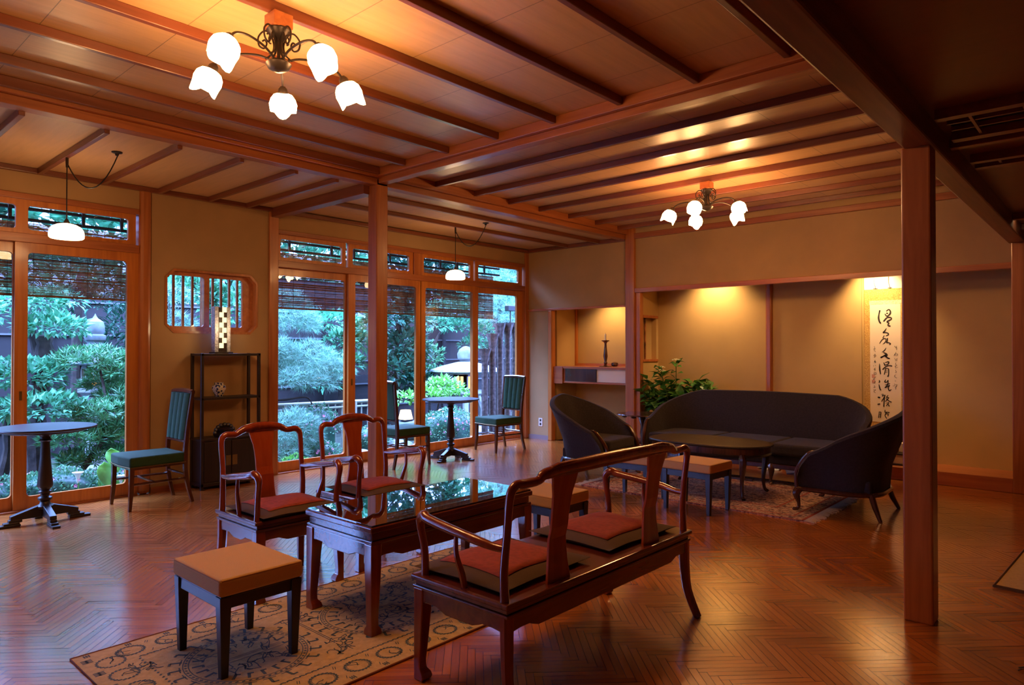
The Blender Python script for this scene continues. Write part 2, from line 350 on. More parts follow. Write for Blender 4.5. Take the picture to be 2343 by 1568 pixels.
# plaster with eight-sided opening
ox0,ox1,oz0,oz1,oc=2.455,3.325,1.40,1.98,.075
m=MB(); m.box((2.34,FY,0),(ox0,FY+.1,2.7)).box((ox1,FY,0),(3.44,FY+.1,2.7)).box((ox0,FY,0),(ox1,FY+.1,oz0)).box((ox0,FY,oz1),(ox1,FY+.1,2.7))
for cx,sx in ((ox0,1),(ox1,-1)):
    for cz,sz in ((oz0,1),(oz1,-1)): m.prism([(cx,cz),(cx+sx*oc,cz),(cx,cz+sz*oc)],FY,FY+.1,'Y')
m.build('plaster',M['plaster'],wl)
for a,b in ((2.24,2.34),(3.44,3.54),(7.33,7.43)): trim((a,FY-.02,0),(b,FY+.12,2.66),'post',.03 if a<3 else .006)
trim((-2.5,FY-.012,2.42),(2.24,FY+.1,2.465),'beamx'); trim((3.54,FY-.012,2.42),(7.33,FY+.1,2.465),'beamx')
trim((-2.5,FY-.01,2.085),(2.24,FY+.1,2.155),'beamx'); trim((3.54,FY-.01,2.085),(7.33,FY+.1,2.155),'beamx')
trim((-2.5,FY-.01,-.04),(2.24,FY+.12,.012),'beamx'); trim((3.54,FY-.01,-.04),(7.33,FY+.12,.012),'beamx')
o=MB().box((2.34,FY-.012,0),(3.44,FY,.05)).build('baseboard_left',M['beamx'],kind='structure')
def rloop(x0,x1,z0,z1,r,k=5):
    out=[]
    for cx,cz,a0 in ((x1-r,z0+r,-90),(x1-r,z1-r,0),(x0+r,z1-r,90),(x0+r,z0+r,180)):
        for i in range(k): a=R(a0+90*i/(k-1)); out.append((cx+r*math.cos(a),cz+r*math.sin(a)))
    return out
def ringframe(outer,inner,y0,y1,mat,name,par):
    n=len(inner); vs=[]
    for y in (y0,y1):
        vs+=[(u,y,v) for u,v in outer]+[(u,y,v) for u,v in inner]
    fs=[]
    for i in range(n):
        j=(i+1)%n
        fs+=[(i,j,n+j,n+i),(2*n+i,3*n+i,3*n+j,2*n+j),(n+i,n+j,3*n+j,3*n+i),(i,2*n+i,2*n+j,j)]
    return MB().add(vs,fs).build(name,mat,par)
def rect_outer(x0,x1,z0,z1,k=5):
    out=[]
    for cx,cz in ((x1,z0),(x1,z1),(x0,z1),(x0,z0)): out+=[(cx,cz)]*k
    return out
def rectframe(name,x0,x1,z0,z1,gx0,gx1,gz0,gz1,y,par=None,r=.02,mat='shutter',d=.032):
    root=structure(name)
    ringframe(rect_outer(x0,x1,z0,z1),rloop(gx0,gx1,gz0,gz1,r),y,y+d,M[mat],'frame',root)
    MB().box((gx0-.01,y+d/2-.002,gz0-.01),(gx1+.01,y+d/2+.002,gz1+.01)).build('pane',M['glass'],root); return root
W=D=0
doors=[(-2.4,-1.4,-2.33,-1.47,1),(-1.45,-.45,-1.38,-.52,0),(-.5,.5,-.43,.42,1),(.45,1.44,.52,1.35,0),(1.355,2.24,1.44,2.15,1),
 (3.54,4.45,3.57,4.37,0),(4.39,5.43,4.48,5.35,1),(5.42,6.41,5.50,6.31,1),(6.33,7.33,6.42,7.22,0)]
for x0,x1,g0,g1,lay in doors:
    D+=1; r=rectframe('door_%d'%D,x0,x1,.012,2.085,g0,g1,.11,2.01,FY+(.012 if lay else .05),r=.03)
    if x0>1 and lay:
        hx=(x0+g0)/2 if x0<5 else (x0+.06)
        f=MB().box((hx-.009,FY+.008,.86),(hx+.009,FY+.013,.93)).build('pull',M['brass'],r,label='small brass recessed pull')
for x0,x1,g0,g1 in [(-2.4,-1.4,-2.33,-1.47),(-1.4,-.45,-1.33,-.52),(-.45,.48,-.38,.41),(.48,1.39,.55,1.36),(1.39,2.22,1.44,2.16),(3.55,4.36,3.58,4.31),(4.39,5.31,4.45,5.25),(5.44,6.33,5.48,6.27),(6.36,7.30,6.42,7.22)]:
    W+=1; rectframe('window_%d'%W,x0,x1,2.155,2.42,g0,g1,2.19,2.375,FY+.02,r=.022)
trim((5.31,FY+.0,2.155),(5.44,FY+.1,2.42),'post')
# eight-sided window
W+=1; ow=structure('window_%d'%W)
oct_=[(ox1-oc,oz0),(ox1,oz0+oc),(ox1,oz1-oc),(ox1-oc,oz1),(ox0+oc,oz1),(ox0,oz1-oc),(ox0,oz0+oc),(ox0+oc,oz0)]
octi=[(ox1-oc-.01,oz0+.02),(ox1-.02,oz0+oc+.01),(ox1-.02,oz1-oc-.01),(ox1-oc-.01,oz1-.02),(ox0+oc+.01,oz1-.02),(ox0+.02,oz1-oc-.01),(ox0+.02,oz0+oc+.01),(ox0+oc+.01,oz0+.02)]
ringframe(oct_,octi,FY-.006,FY+.10,M['post'],'lining',ow)
for x0,x1,y in ((ox0+.005,2.865,FY+.03),(2.815,ox1-.005,FY+.06)):
    k=oc; 
    s=MB(); f=ringframe(rect_outer(x0,x1,oz0+.012,oz1-.012),rloop(x0+.045 if x0>2.7 else x0+.02,x1-.05 if x1<3 else x1-.12,oz0+.065,oz1-.055,.025),y,y+.028,M['niche_wood'],'sash',ow)
    MB().box((x0+.02,y+.012,oz0+.05),(x1-.03,y+.016,oz1-.05)).build('pane',M['glass'],ow)
for x in [2.57,2.655,2.74,2.825,2.93,3.01,3.09,3.17]:
    MB().box((x-.010,FY+.10,oz0+.02),(x+.010,FY+.118,oz1-.02)).build('bar',M['beamy'],ow)
# ---------------- alcove wall (back)
wb=structure('wall_back')
def pb(a,b,mat='plaster'): return MB().box(a,b).build('plaster',M[mat],wb)
pb((WX,4.70,1.82),(WX+.1,FY+.1,2.84)); pb((WX,5.96,0),(WX+.1,FY+.1,1.82)); pb((WX,.75,2.02),(WX+.1,4.57,2.84)); pb((WX,-3,0),(WX+.1,.63,2.84))
# candle niche interior
NX=7.94
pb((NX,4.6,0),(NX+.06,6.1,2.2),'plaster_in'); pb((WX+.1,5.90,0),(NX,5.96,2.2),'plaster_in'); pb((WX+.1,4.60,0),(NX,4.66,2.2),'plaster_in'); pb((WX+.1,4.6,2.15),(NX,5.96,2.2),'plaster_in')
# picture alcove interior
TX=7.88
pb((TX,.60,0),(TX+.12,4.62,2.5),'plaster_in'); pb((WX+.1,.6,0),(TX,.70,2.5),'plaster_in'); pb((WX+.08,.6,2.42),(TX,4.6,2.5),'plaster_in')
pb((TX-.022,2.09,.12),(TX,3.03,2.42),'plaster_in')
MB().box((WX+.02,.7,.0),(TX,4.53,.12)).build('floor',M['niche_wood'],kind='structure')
# side partition between the alcoves with its small opening
m=MB(); y0,y1=4.53,4.60
m.box((WX+.09,y0,0),(TX,y1,1.12)).box((WX+.09,y0,1.68),(TX,y1,2.42)); m.box((WX+.09,y0,1.12),(WX+.1,y1,1.68)).box((TX-.05,y0,1.12),(TX,y1,1.68))
m.build('partition',M['plaster_in'],wb)
trim((WX+.09,4.515,1.655),(TX-.02,4.62,1.69),'niche_wood'); trim((WX+.09,4.515,1.10),(TX-.02,4.62,1.13),'niche_wood')
for x,r_,mm in ((7.535,.013,'ybamboo'),(7.61,.014,'ybamboo')):
    t=MB(); z=1.13; pts=[];rad=[]
    for i in range(6):
        z=1.13+.105*i; 
        if z>1.655: break
        pts+=[(x,4.565,z),(x,4.565,z+.004),(x,4.565,z+.008)]; rad+=[r_,r_*1.3,r_]
    pts.append((x,4.565,1.655)); rad.append(r_)
    tag(t.tube(pts,rad,10).build('bamboo_pole',M[mm],smooth=True),'mottled bamboo pole in small alcove opening, '+('one nearer the red upright' if x<7.57 else 'one nearer the alcove wall'),'bamboo','bamboo poles in the partition opening')
trim((WX-.025,4.70,1.795),(WX+.02,FY-.02,1.822),'niche_wood'); trim((WX-.03,.75,1.965),(WX+.03,4.57,2.02),'niche_wood')
trim((WX-.02,5.90,0),(WX+.07,5.97,1.795),'shutter',.012); trim((NX-.03,5.86,1.03),(NX,5.90,2.15),'shutter')
trim((TX-.06,3.03,.12),(TX+.0,3.105,2.42),'post',.02)
trim((WX-.03,.75,0),(WX+.02,4.57,.125),'niche_wood'); trim((WX-.005,4.505,.125),(WX+.07,4.568,1.965),'post')
MB().box((WX-.012,5.97,0),(WX,FY-.02,.06)).build('baseboard_back',M['skirt'],kind='structure')
trim((-2.5,.60,2.31),(WX,.65,2.33),'ribx')
pb((WX,.55,0),(WX+.02,.63,.13),'niche_wood')
# closing walls out of view
for nm,a,b in (('wall_right',(-2.6,-3.1,0),(8.2,-3,2.84)),('wall_front',(-2.6,-3,0),(-2.5,FY+.1,2.84))):
    MB().box(a,b).build(nm,M['plaster'],kind='structure')
# sliding-door cupboard hung in the niche
t=thing('hanging_cupboard','low wooden wall cupboard with one wood and one white sliding door','cupboard',(0,0,0))
cb=MB(); x0=7.43
cb.box((x0,4.66,.995),(NX,5.90,1.025)).box((x0+.01,4.66,.80),(NX,5.74,.822)).box((x0+.02,5.72,.80),(NX,5.745,1.0)).box((NX-.02,4.66,.82),(NX-.005,5.72,1.0))
cb.build('carcass',M['niche_wood'],t,bevel=.002)
MB().box((x0-.01,5.745,.79),(x0+.012,5.90,1.02)).build('side_board',M['niche_wood'],t)
d=MB().box((x0+.015,5.20,.825),(x0+.028,5.72,.995)).build('door',M['mahog'],t,label='dark grained sliding door')
MB().lathe([(.0,0),(.012,0),(.012,.002),(0,.002)],n=16).build('pull',M['iron'],d); bpy.data.objects[-1 if 0 else len(bpy.data.objects)-1]
MB().box((x0+.03,4.67,.825),(x0+.043,5.22,.995)).build('door',M['white'],t,label='white sliding door')
MB().box((NX-.04,4.66,1.025),(NX-.03,5.86,1.06)).build('back_rail',M['niche_wood'],t)
for ob in list(bpy.data.objects):
    if ob.name.startswith('pull') and ob.parent==d: ob.location=(x0+.013,5.62,.91); ob.rotation_euler=(0,-PI/2,0)
# ================================================================ FURNITURE
def hoof_leg(x,y,zt,sx,sy,w=.044):
    """square leg, thick at top, slim, with an inward-curled foot; sx, sy point to the seat's middle"""
    rings=[]
    for z,a,dx in ((zt,w,0),(zt*.75,w*.97,0),(zt*.35,w*.78,.002),(.075,w*.70,.003),(.045,w*.72,.004),(.03,w*.95,.010),(.012,w*1.05,.012),(0,w*.9,.009)):
        cx=x+sx*(dx-(w-a)/2*0); cy=y+sy*dx; hx=a/2
        ox=x-sx*w/2; oy=y-sy*w/2    # outer corner kept in line
        cx=ox+sx*(hx+ (0 if z>.05 else 0)); cy=oy+sy*hx
        rings.append([(cx-hx,cy-hx,z),(cx+hx,cy-hx,z),(cx+hx,cy+hx,z),(cx-hx,cy+hx,z)])
    return MB().loft(rings)
def apron(m,x0,x1,y,t,zt,zb,axis,drop=.018):
    """board with a scrolled lower edge between x0 and x1"""
    L=x1-x0; pts=[(x0,zt),(x1,zt),(x1,zb-.05)]
    prof=[(0,-.05),(.015,-.022),(.035,-.004),(.07,0),(.12,0),(.14,-.008),(.17,-.018),(.5*L,-.018)]
    right=[(x1-a,zb+b) for a,b in prof[1:]]; left=[(x0+a,zb+b) for a,b in reversed(prof[:-1])]
    poly=pts+right+left
    m.prism(poly,y-t/2,y+t/2,axis)
def chinese_seat(name,W,D,H,splats,label,cat,loc,rz,group,yoke,back=.80,rearsplay=.0,hoofback=False):
    """front faces -y; H seat height"""
    t=thing(name,label,cat,loc,rz,group)
    w,d=W/2,D/2
    m=MB(); m.box((-w,-d,H-.022),(w,d,H)); m.build('seat',M['rosex'],t,bevel=.007,seg=3)
    m=MB(); m.box((-w+.014,-d+.014,H-.04),(w-.014,d-.014,H-.022)); m.box((-w+.006,-d+.006,H-.052),(w-.006,d-.006,H-.04))
    m.build('seat_moulding',M['rosex'],t,bevel=.003)
    m=MB(); zt=H-.052; zb=H-.10
    apron(m,-w+.012,w-.012,-d+.024,.02,zt,zb,'Y'); apron(m,-w+.012,w-.012,d-.024,.02,zt,zb,'Y')
    apron(m,-d+.012,d-.012,-w+.024,.02,zt,zb,'X'); apron(m,-d+.012,d-.012,w-.024,.02,zt,zb,'X')
    m.build('apron',M['rosex'],t,bevel=.003)
    for sx in (-1,1):
        hoof_leg(sx*(w-.034),-d+.034,H-.05,-sx,1,.05).build('leg',M['rose'],t,bevel=.004)
        pts=[(sx*(w-.03),d-.03,H-.05),(sx*(w-.028),d-.028,H*.6),(sx*(w-.022),d-.016,H*.3),(sx*(w-.012),d+rearsplay,0)]
        m=MB(); m.tube(smooth_path(pts,4),lerpn([.026,.024,.021,.019],4),8); m.build('leg',M['rose'],t,smooth=True)
    # back: posts run into the yoke rail as one bent stick
    yb=d-.035
    xe=w-.025
    post=[(-xe,yb,H),(-xe+.0,yb-.004,H+.10),(-xe+.004,yb+.006,H+.22),(-xe+.002,yb+.018,back-.07),(-xe+.006,yb+.024,back-.025)]
    rail=[(-xe+.03,yb+.026,back-.004),(-xe+.075,yb+.026,back-.006)]
    c=yoke
    mid=[(-c-.06,yb+.028,back-.004),(-c-.02,yb+.03,back+.016),(-c*.6,yb+.034,back+.026)]
    half=post+rail+mid; full=half+[(0,yb+.036,back+.028)]+[(-x,y,z) for x,y,z in reversed(half)]
    rr=[.017,.015,.014,.0145,.016,.017,.0165,.016,.02,.022]; rr=rr+[.023]+rr[::-1]
    path=smooth_path(full,4); rad=lerpn(rr,4)
    n1=4*4+2
    m=MB(); m.tube(path,rad,10); m.build('back_frame',M['rose'],t,smooth=True)
    yk=MB(); yk.prism([(-c-.085,back-.006),(-c-.04,back+.012),(-c+.005,back+.040),(-c+.05,back+.047),(c-.05,back+.047),(c-.005,back+.040),(c+.04,back+.012),(c+.085,back-.006),(c+.03,back-.004),(-c-.03,back-.004)],yb+.022,yb+.046,'Y')
    yk.build('yoke_rail',M['rose'],t,bevel=.008,seg=3)
    for sx in splats:
        rings=[]
        for i in range(11):
            u=i/10; z=H-.01+(back+.02-H)*u; y=yb-.002+.036*u-.028*math.sin(u*PI)*(.8 if u<.5 else .5); hw=.048+.022*abs(2*u-1)**2+(.006 if u>.8 else 0)
            rings.append([(sx-hw,y-.006,z),(sx+hw,y-.006,z),(sx+hw,y+.006,z),(sx-hw,y+.006,z)])
        MB().loft(rings).build('splat',M['splat'],t,bevel=.002)
    for s in (-1,1):
        ar=[(s*(xe-.004),yb+.004,H+.175),(s*(xe+.004),yb-.05,H+.176),(s*(xe+.016),yb-.14,H+.19),(s*(xe+.012),-d+.10,H+.215),(s*(xe+.004),-d+.055,H+.225),(s*(xe-.002),-d+.028,H+.205),(s*(xe-.004),-d+.028,H+.17),(s*(xe-.008),-d+.045,H+.09),(s*(xe-.008),-d+.05,H)]
        MB().tube(smooth_path(ar,5),lerpn([.013,.014,.017,.019,.020,.018,.015,.014,.016],5),10).build('armrest',M['rose'],t,smooth=True)
        sp=[(s*(xe+.012),-.01,H+.195),(s*(xe+.014),-.008,H+.12),(s*(xe+.0),.006,H+.05),(s*(xe-.008),.012,H)]
        MB().tube(smooth_path(sp,4),lerpn([.008,.010,.013,.012],4),8).build('arm_strut',M['rose'],t,smooth=True)
    return t
def cushion(w,d,h,loc,rz,label,rnd=0):
    n=19; vs=[]; f=[]; mi=[]
    def prof(u): return max(0,1-abs(u)**3)
    def zh(u,v,side):
        p=(prof(u)*prof(v))**.8
        return h*.32+(h*.68*p if side>0 else -h*.32*min(1,p*4))
    m=MB()
    for side in (1,-1):
        b=len(m.v)
        for i in range(n):
            for j in range(n):
                u=-1+2*i/(n-1); v=-1+2*j/(n-1)
                zz=zh(u,v,side)+ .003*math.sin(5*u+rnd)*math.cos(4*v+rnd)*(1 if side>0 else 0)
                pin=1-.035*(abs(u)*abs(v))**4*0
                e=1+.03*(abs(u*v))**3
                m.v.append((u*w/2*e,v*d/2*e,zz))
        for i in range(n-1):
            for j in range(n-1):
                q=(b+i*n+j,b+(i+1)*n+j,b+(i+1)*n+j+1,b+i*n+j+1)
                m.f.append(q if side>0 else q[::-1]); m.mi.append(0)
    # red centre as its own part
    t=thing('seat_cushion',label,'cushion',loc,rz,'red and olive seat cushions')
    o=m.build('border',M['olivecloth'],t,smooth=True)
    k=MB(); q=11
    for i in range(q):
        for j in range(q):
            u=(-1+2*i/(q-1))*.74; v=(-1+2*j/(q-1))*.74
            zz=zh(u,v,1)+.003*math.sin(5*u+rnd)*math.cos(4*v+rnd)+.0025
            k.v.append((u*w/2,v*d/2,zz))
    for i in range(q-1):
        for j in range(q-1): k.f.append((i*q+j,(i+1)*q+j,(i+1)*q+j+1,i*q+j+1)); k.mi.append(0)
    k.build('centre_panel',M['redcloth'],t,smooth=True,solid=.002)
    return t
G='rosewood seats around the glass-topped table'
chinese_seat('carved_armchair',.52,.44,.41,[0],'red rosewood armchair left of the pair, nearest the tan stool','armchair',(1.905,3.37,0),0,G,.085)
chinese_seat('carved_armchair',.52,.44,.41,[0],'red rosewood armchair right of the pair, in front of the central upright','armchair',(2.54,3.42,0),0,G,.085)
chinese_seat('carved_settee',1.30,.50,.40,[-.33,.33],'rosewood two-seat settee seen from behind in the foreground','settee',(2.335,1.785,0),PI,G,.42,back=.795,rearsplay=.03)
cushion(.44,.40,.045,(1.905,3.345,.411),0,'red and olive cushion on the armchair nearest the tan stool',1)
cushion(.44,.40,.045,(2.54,3.395,.411),0,'red and olive cushion on the armchair before the central upright',2)
cushion(.52,.44,.05,(1.99,1.83,.401),0.02,'red and olive cushion at the near end of the settee',3)
cushion(.52,.44,.05,(2.66,1.82,.401),-.03,'red and olive cushion at the far end of the settee',4)
# glass-topped table
t=thing('low_table','low rosewood table with glass top reflecting the garden','table',(2.34,2.70,0))
w,d,H=.54,.265,.485
m=MB(); m.box((-w,-d,H-.035),(w,d,H-.008)); m.build('table_top',M['rosex'],t,bevel=.006,seg=3)
gm=P('smoked_glass_plate',(.012,.006,.005),.015,spec=.9,coat=1); gm.node_tree.nodes['Principled BSDF'].inputs['Coat Roughness'].default_value=.01
MB().box((-w+.008,-d+.008,H-.0078),(w-.008,d-.008,H)).build('glass_plate',gm,t,bevel=.0015)
m=MB(); m.box((-w+.015,-d+.015,H-.07),(w-.015,d-.015,H-.035)); m.box((-w+.006,-d+.006,H-.085),(w-.006,d-.006,H-.07)); m.build('waist',M['rosex'],t,bevel=.003)
m=MB()
for s in (-1,1):
    apron(m,-w+.01,w-.01,s*(d-.02),.02,H-.085,H-.14,'Y'); apron(m,-d+.01,d-.01,s*(w-.02),.02,H-.085,H-.14,'X')
m.build('apron',M['rosex'],t,bevel=.003)
for sx in (-1,1):
    for sy in (-1,1): hoof_leg(sx*(w-.032),sy*(d-.032),H-.085,-sx,-sy,.056).build('leg',M['rose'],t,bevel=.004)
# upholstered stools
def make_stool(label,loc,rz=0):
    t=thing('upholstered_stool',label,'stool',loc,rz,'tan upholstered stools'); w,d,H=.175,.215,.385
    m=MB().box((-w,-d,H-.068),(w,d,H)); m.build('cushion',M['tan'],t,bevel=.014,seg=4)
    e=.006; z=H-.006; k=[(-w+.012,-d+.004),(w-.012,-d+.004),(w-.004,-d+.012),(w-.004,d-.012),(w-.012,d-.004),(-w+.012,d-.004),(-w+.004,d-.012),(-w+.004,-d+.012)]
    MB().tube([(x,y,z) for x,y in k],.0035,6,closed=True).build('piping',M['tanside'],t,smooth=True)
    m=MB(); a=.012
    for s in (-1,1): m.box((-w+a,s*(d-.022)-.009,H-.118),(w-a,s*(d-.022)+.009,H-.064)); m.box((s*(w-.022)-.009,-d+a,H-.118),(s*(w-.022)+.009,d-a,H-.064))
    m.box((-w+.01,-d+.01,H-.075),(w-.01,d-.01,H-.066)); m.build('apron',M['black'],t,bevel=.003)
    for sx in (-1,1):
        for sy in (-1,1):
            m=MB().taper((sx*(w-.029),sy*(d-.029),0),(.028,.028),(sx*(w-.027),sy*(d-.027),H-.07),(.045,.045)); m.build('leg',M['black'],t,bevel=.003)
    return t
st=make_stool('tan stool on the beige rug in the foreground',(1.355,2.745,0))
dup(st,(3.31,2.70,0),0,'tan stool at the far end of the glass-topped table, half hidden by the settee back')
dup(st,(4.99,3.09,0),R(2),'tan stool beside the left tub armchair at the patterned carpet')
dup(st,(4.99,2.53,0),R(-3),'tan stool in front of the oval table, right of the pair')
# tub armchairs and sofa
def tub(name,W,D,hb,ha,label,cat,loc,rz,seats,legs_mid=False,r=.22,group=None,flare=.07):
    t=thing(name,label,cat,loc,rz,group); w,d=W/2-.05,D/2; zb=.19
    path=[]; L1=[(-w,-d+.03+i*(D-.08-r)/14) for i in range(15)]
    arc=[(-w+r-r*math.cos(a),d-.05-r+r*math.sin(a)) for a in [i*PI/2/8 for i in range(1,9)]]
    half=L1+arc; nm=6; midp=[(-w+r+(2*(w-r))*i/nm,d-.05) for i in range(1,nm)]
    path=half+midp+[(-x,y) for x,y in reversed(half)]
    s=[0]
    for i in range(1,len(path)): s.append(s[-1]+math.dist(path[i],path[i-1]))
    tot=s[-1]; arm=s[len(half)-1]
    def hh(q):
        q=min(q,tot-q); f=min(1,q/arm)
        a=.30+(ha-.30)*min(1,q/.10)**.6 if q<.10 else ha
        g=max(0,(q-.08)/(arm-.08)); g=min(1,g); g=g*g*(3-2*g)
        g=.6*max(0,min(1,(q-.08)/(arm-.08)))+.4*g
        return a+(hb-ha)*g+(0.012*math.sin(PI*(q-arm)/(tot/2-arm)/2) if q>arm and tot/2>arm+.01 else 0)
    rings=[]
    for i,(x,y) in enumerate(path):
        a=path[max(i-1,0)]; b=path[min(i+1,len(path)-1)]; tx,ty=b[0]-a[0],b[1]-a[1]; l=math.hypot(tx,ty); nx,ny=-ty/l,tx/l  # outward
        h=hh(s[i]); fl=flare*(h-zb)/.6
        pr=[(-.005,zb),(.012,zb+(h-zb)*.3),(.018+fl*.6,zb+(h-zb)*.7),(.03+fl,h-.028),(.024+fl,h-.008),(.004+fl,h),(-.02+fl,h-.006),(-.03+fl,h-.03),(-.045+fl*.3,zb+(h-zb)*.55),(-.055,zb+.02),(-.055,zb)]
        rings.append([(x+nx*o,y+ny*o,z) for o,z in pr])
    MB().loft(rings).build('tub_back',M['char'],t,smooth=True)
    # seat base and cushions
    iw=w-.045
    MB().box((-iw,-d+.035,zb),(iw,d-.10,zb+.09)).build('seat_base',M['char'],t,bevel=.012)
    cw=2*iw/seats
    for i in range(seats):
        x0=-iw+i*cw
        MB().box((x0+.003,-d+.012,zb+.085),(x0+cw-.003,d-.11,zb+.195)).build('seat_cushion',M['char'],t,bevel=.03,seg=4)
    # show-wood: base rail, arm facings
    inset=.012
    rail=[(-w-inset*.3,-d+.01,zb-.012)]+[(x*1.0+0,y,zb-.012) for x,y in path[1:-1]]+[(w+inset*.3,-d+.01,zb-.012)]
    MB().tube(rail,(.014,.018) if 0 else .019,8).build('base_rail',M['mahog'],t,smooth=True)
    MB().box((-w,-d+.004,zb-.035),(w,-d+.034,zb+.006)).build('front_rail',M['mahog'],t,bevel=.005)
    for sx in (-1,1):
        f=[(sx*(w+.022),-d+.17,ha+.012),(sx*(w+.024),-d+.12,ha-.004),(sx*(w+.016),-d+.075,ha-.055),(sx*(w+.004),-d+.03,ha-.12),(sx*(w-.002),-d+.008,ha-.17),(sx*w,-d+.006,ha-.22),(sx*w,-d+.012,zb)]
        MB().tube(smooth_path(f,4),lerpn([.006,.015,.019,.019,.017,.016,.018],4),8).build('arm_facing',M['mahog'],t,smooth=True)
        # front cabriole leg
        def cab(cx):
            return MB().tube(smooth_path([(cx,-d+.03,zb-.01),(cx+sx*.012,-d+.006,zb-.05),(cx+sx*.002,-d+.02,.07),(cx+sx*.0,-d+.018,.03),(cx+sx*.012,-d-.008,.014),(cx+sx*.016,-d-.02,.010)],4),lerpn([.03,.03,.014,.012,.017,.01],4),8)
        cab(sx*(w-.01)).build('leg',M['mahog'],t,smooth=True)
        if legs_mid: cab(sx*w*.33).build('leg',M['mahog'],t,smooth=True)
        MB().tube([(sx*(w-.07),d-.10,zb-.01),(sx*(w-.055),d-.07,.09),(sx*(w-.03),d-.03,0)],[.024,.02,.013],8).build('leg',M['mahog'],t,smooth=True)
    return t
GL='charcoal upholstery around the oval table'
tub('tub_armchair',.72,.64,.785,.47,'charcoal tub armchair on the left beside the niche wall','armchair',(5.68,3.98,0),R(4),1,group=GL,flare=.13)
tub('tub_armchair',.74,.62,.81,.47,'charcoal tub armchair on the right, back turned to the big upright','armchair',(5.76,1.62,0),R(181),1,group=GL,flare=.14)
tub('curved_sofa',2.12,.74,.81,.50,'long three-seat charcoal sofa with curved back before the alcove','sofa',(6.68,2.80,0),R(-90),3,True,r=.30,group=GL)
# oval table
t=thing('oval_table','low dark oval table with banded edge between sofa and stools','table',(5.72,2.78,0))
def oval(a,b,n=40,p=2.6):
    out=[]
    for i in range(n):
        an=2*PI*i/n; c,s_=math.cos(an),math.sin(an); out.append((a*math.copysign(abs(c)**(2/p),c),b*math.copysign(abs(s_)**(2/p),s_)))
    return out
def ring(a,b,z): return [(x,y,z) for x,y in oval(a,b)]
MB().loft([ring(.30,.52,.425),ring(.325,.545,.43),ring(.33,.55,.438),ring(.325,.545,.447),ring(.31,.53,.45),ring(.29,.51,.449)]).build('table_top',M['black'],t,smooth=True)
MB().loft([ring(.305,.525,.372),ring(.305,.525,.427)]).build('banded_apron',M['ovaledge'],t,smooth=True)
MB().loft([ring(.31,.53,.355),ring(.318,.538,.365),ring(.31,.53,.375)]).build('lower_moulding',M['black'],t,smooth=True)
for sx in (-1,1):
    for sy in (-1,1):
        x,y=sx*.225,sy*.40
        MB().tube(smooth_path([(x,y,.37),(x+sx*.015,y+sy*.015,.31),(x+sx*.0,y+sy*.0,.15),(x+sx*.006,y+sy*.006,.045),(x+sx*.026,y+sy*.026,.014)],5),lerpn([.03,.03,.017,.013,.016],5),8).build('leg',M['mahog'],t,smooth=True)
MB().box((-.02,-.40,.13),(.02,.40,.15)).box((-.22,-.02,.132),(.22,.02,.148)).build('stretcher',M['mahog'],t,bevel=.004)
# corner side table
t=thing('side_table','dark side table with scalloped edge between left tub chair and sofa','table',(6.82,4.12,0))
MB().loft([ring(.25,.27,.505),ring(.262,.282,.512),ring(.255,.275,.522)]).build('table_top',M['mahog'],t,smooth=True)
m=MB(); 
for a in range(0,360,45): m.lathe([(0,-.03),(.03,-.02),(.035,0),(0,.0)],(.2*math.cos(R(a)),.22*math.sin(R(a)),.505),10)
m.build('scalloped_edge',M['mahog'],t,smooth=True)
MB().lathe([(.0,0),(.17,0),(.17,.02),(.05,.05),(.028,.10),(.024,.2),(.036,.3),(.026,.38),(.05,.47),(.09,.505),(0,.505)],n=18).build('pedestal',M['mahog'],t,smooth=True)
MB().loft([ring(.19,.2,.20),ring(.2,.21,.21),ring(.19,.2,.218)]).build('lower_shelf',M['mahog'],t,smooth=True)
tag(MB().lathe([(0,0),(.03,0),(.034,.005),(.034,.09),(.031,.09),(.031,.008),(0,.008)],n=18).build('drinking_glass',M['glass'],smooth=True,loc=(6.72,4.05,.219)),'clear glass on the lower shelf of the side table','glass')
# round café tables
def round_table(label,loc,rz):
    t=thing('round_table',label,'table',loc,rz,'round pedestal tables by the windows')
    MB().lathe([(0,.672),(.30,.672),(.322,.678),(.326,.685),(.322,.692),(.30,.695),(0,.695)],n=48).build('table_top',M['black'],t,smooth=True)
    MB().lathe([(.0,.655),(.25,.655),(.258,.662),(.258,.674),(0,.674)],n=40).build('under_ring',M['black'],t,smooth=True)
    MB().lathe([(0,.10),(.05,.10),(.055,.12),(.035,.135),(.03,.15),(.045,.165),(.045,.18),(.028,.19),(.028,.20),(.043,.215),(.042,.225),(.03,.235),(.046,.255),(.05,.27),(.034,.46),(.028,.57),(.03,.585),(.042,.595),(.032,.605),(.032,.62),(.06,.648),(.08,.658),(0,.658)],n=20).build('turned_column',M['black'],t,smooth=True)
    for a in range(4):
        Q=Matrix.Rotation(a*PI/2,4,'Z')
        m=MB(); m.prism([(.0,.045),(.21,.045),(.21,.075),(.05,.125),(0,.125)],-.022,.022,'Y',0,Q); m.box((.14,-.022,.028),(.22,.022,.05),0,Q); m.box((.15,-.026,.0),(.29,.026,.018),0,Q); m.box((.155,-.024,.018),(.25,.024,.032),0,Q)
        m.build('foot',M['black'],t,bevel=.004)
round_table('round dark pedestal table at the left edge by the glass doors',(1.44,5.86,0),R(0))
round_table('round dark pedestal table between the two green chairs',(5.36,5.76,0),R(20))
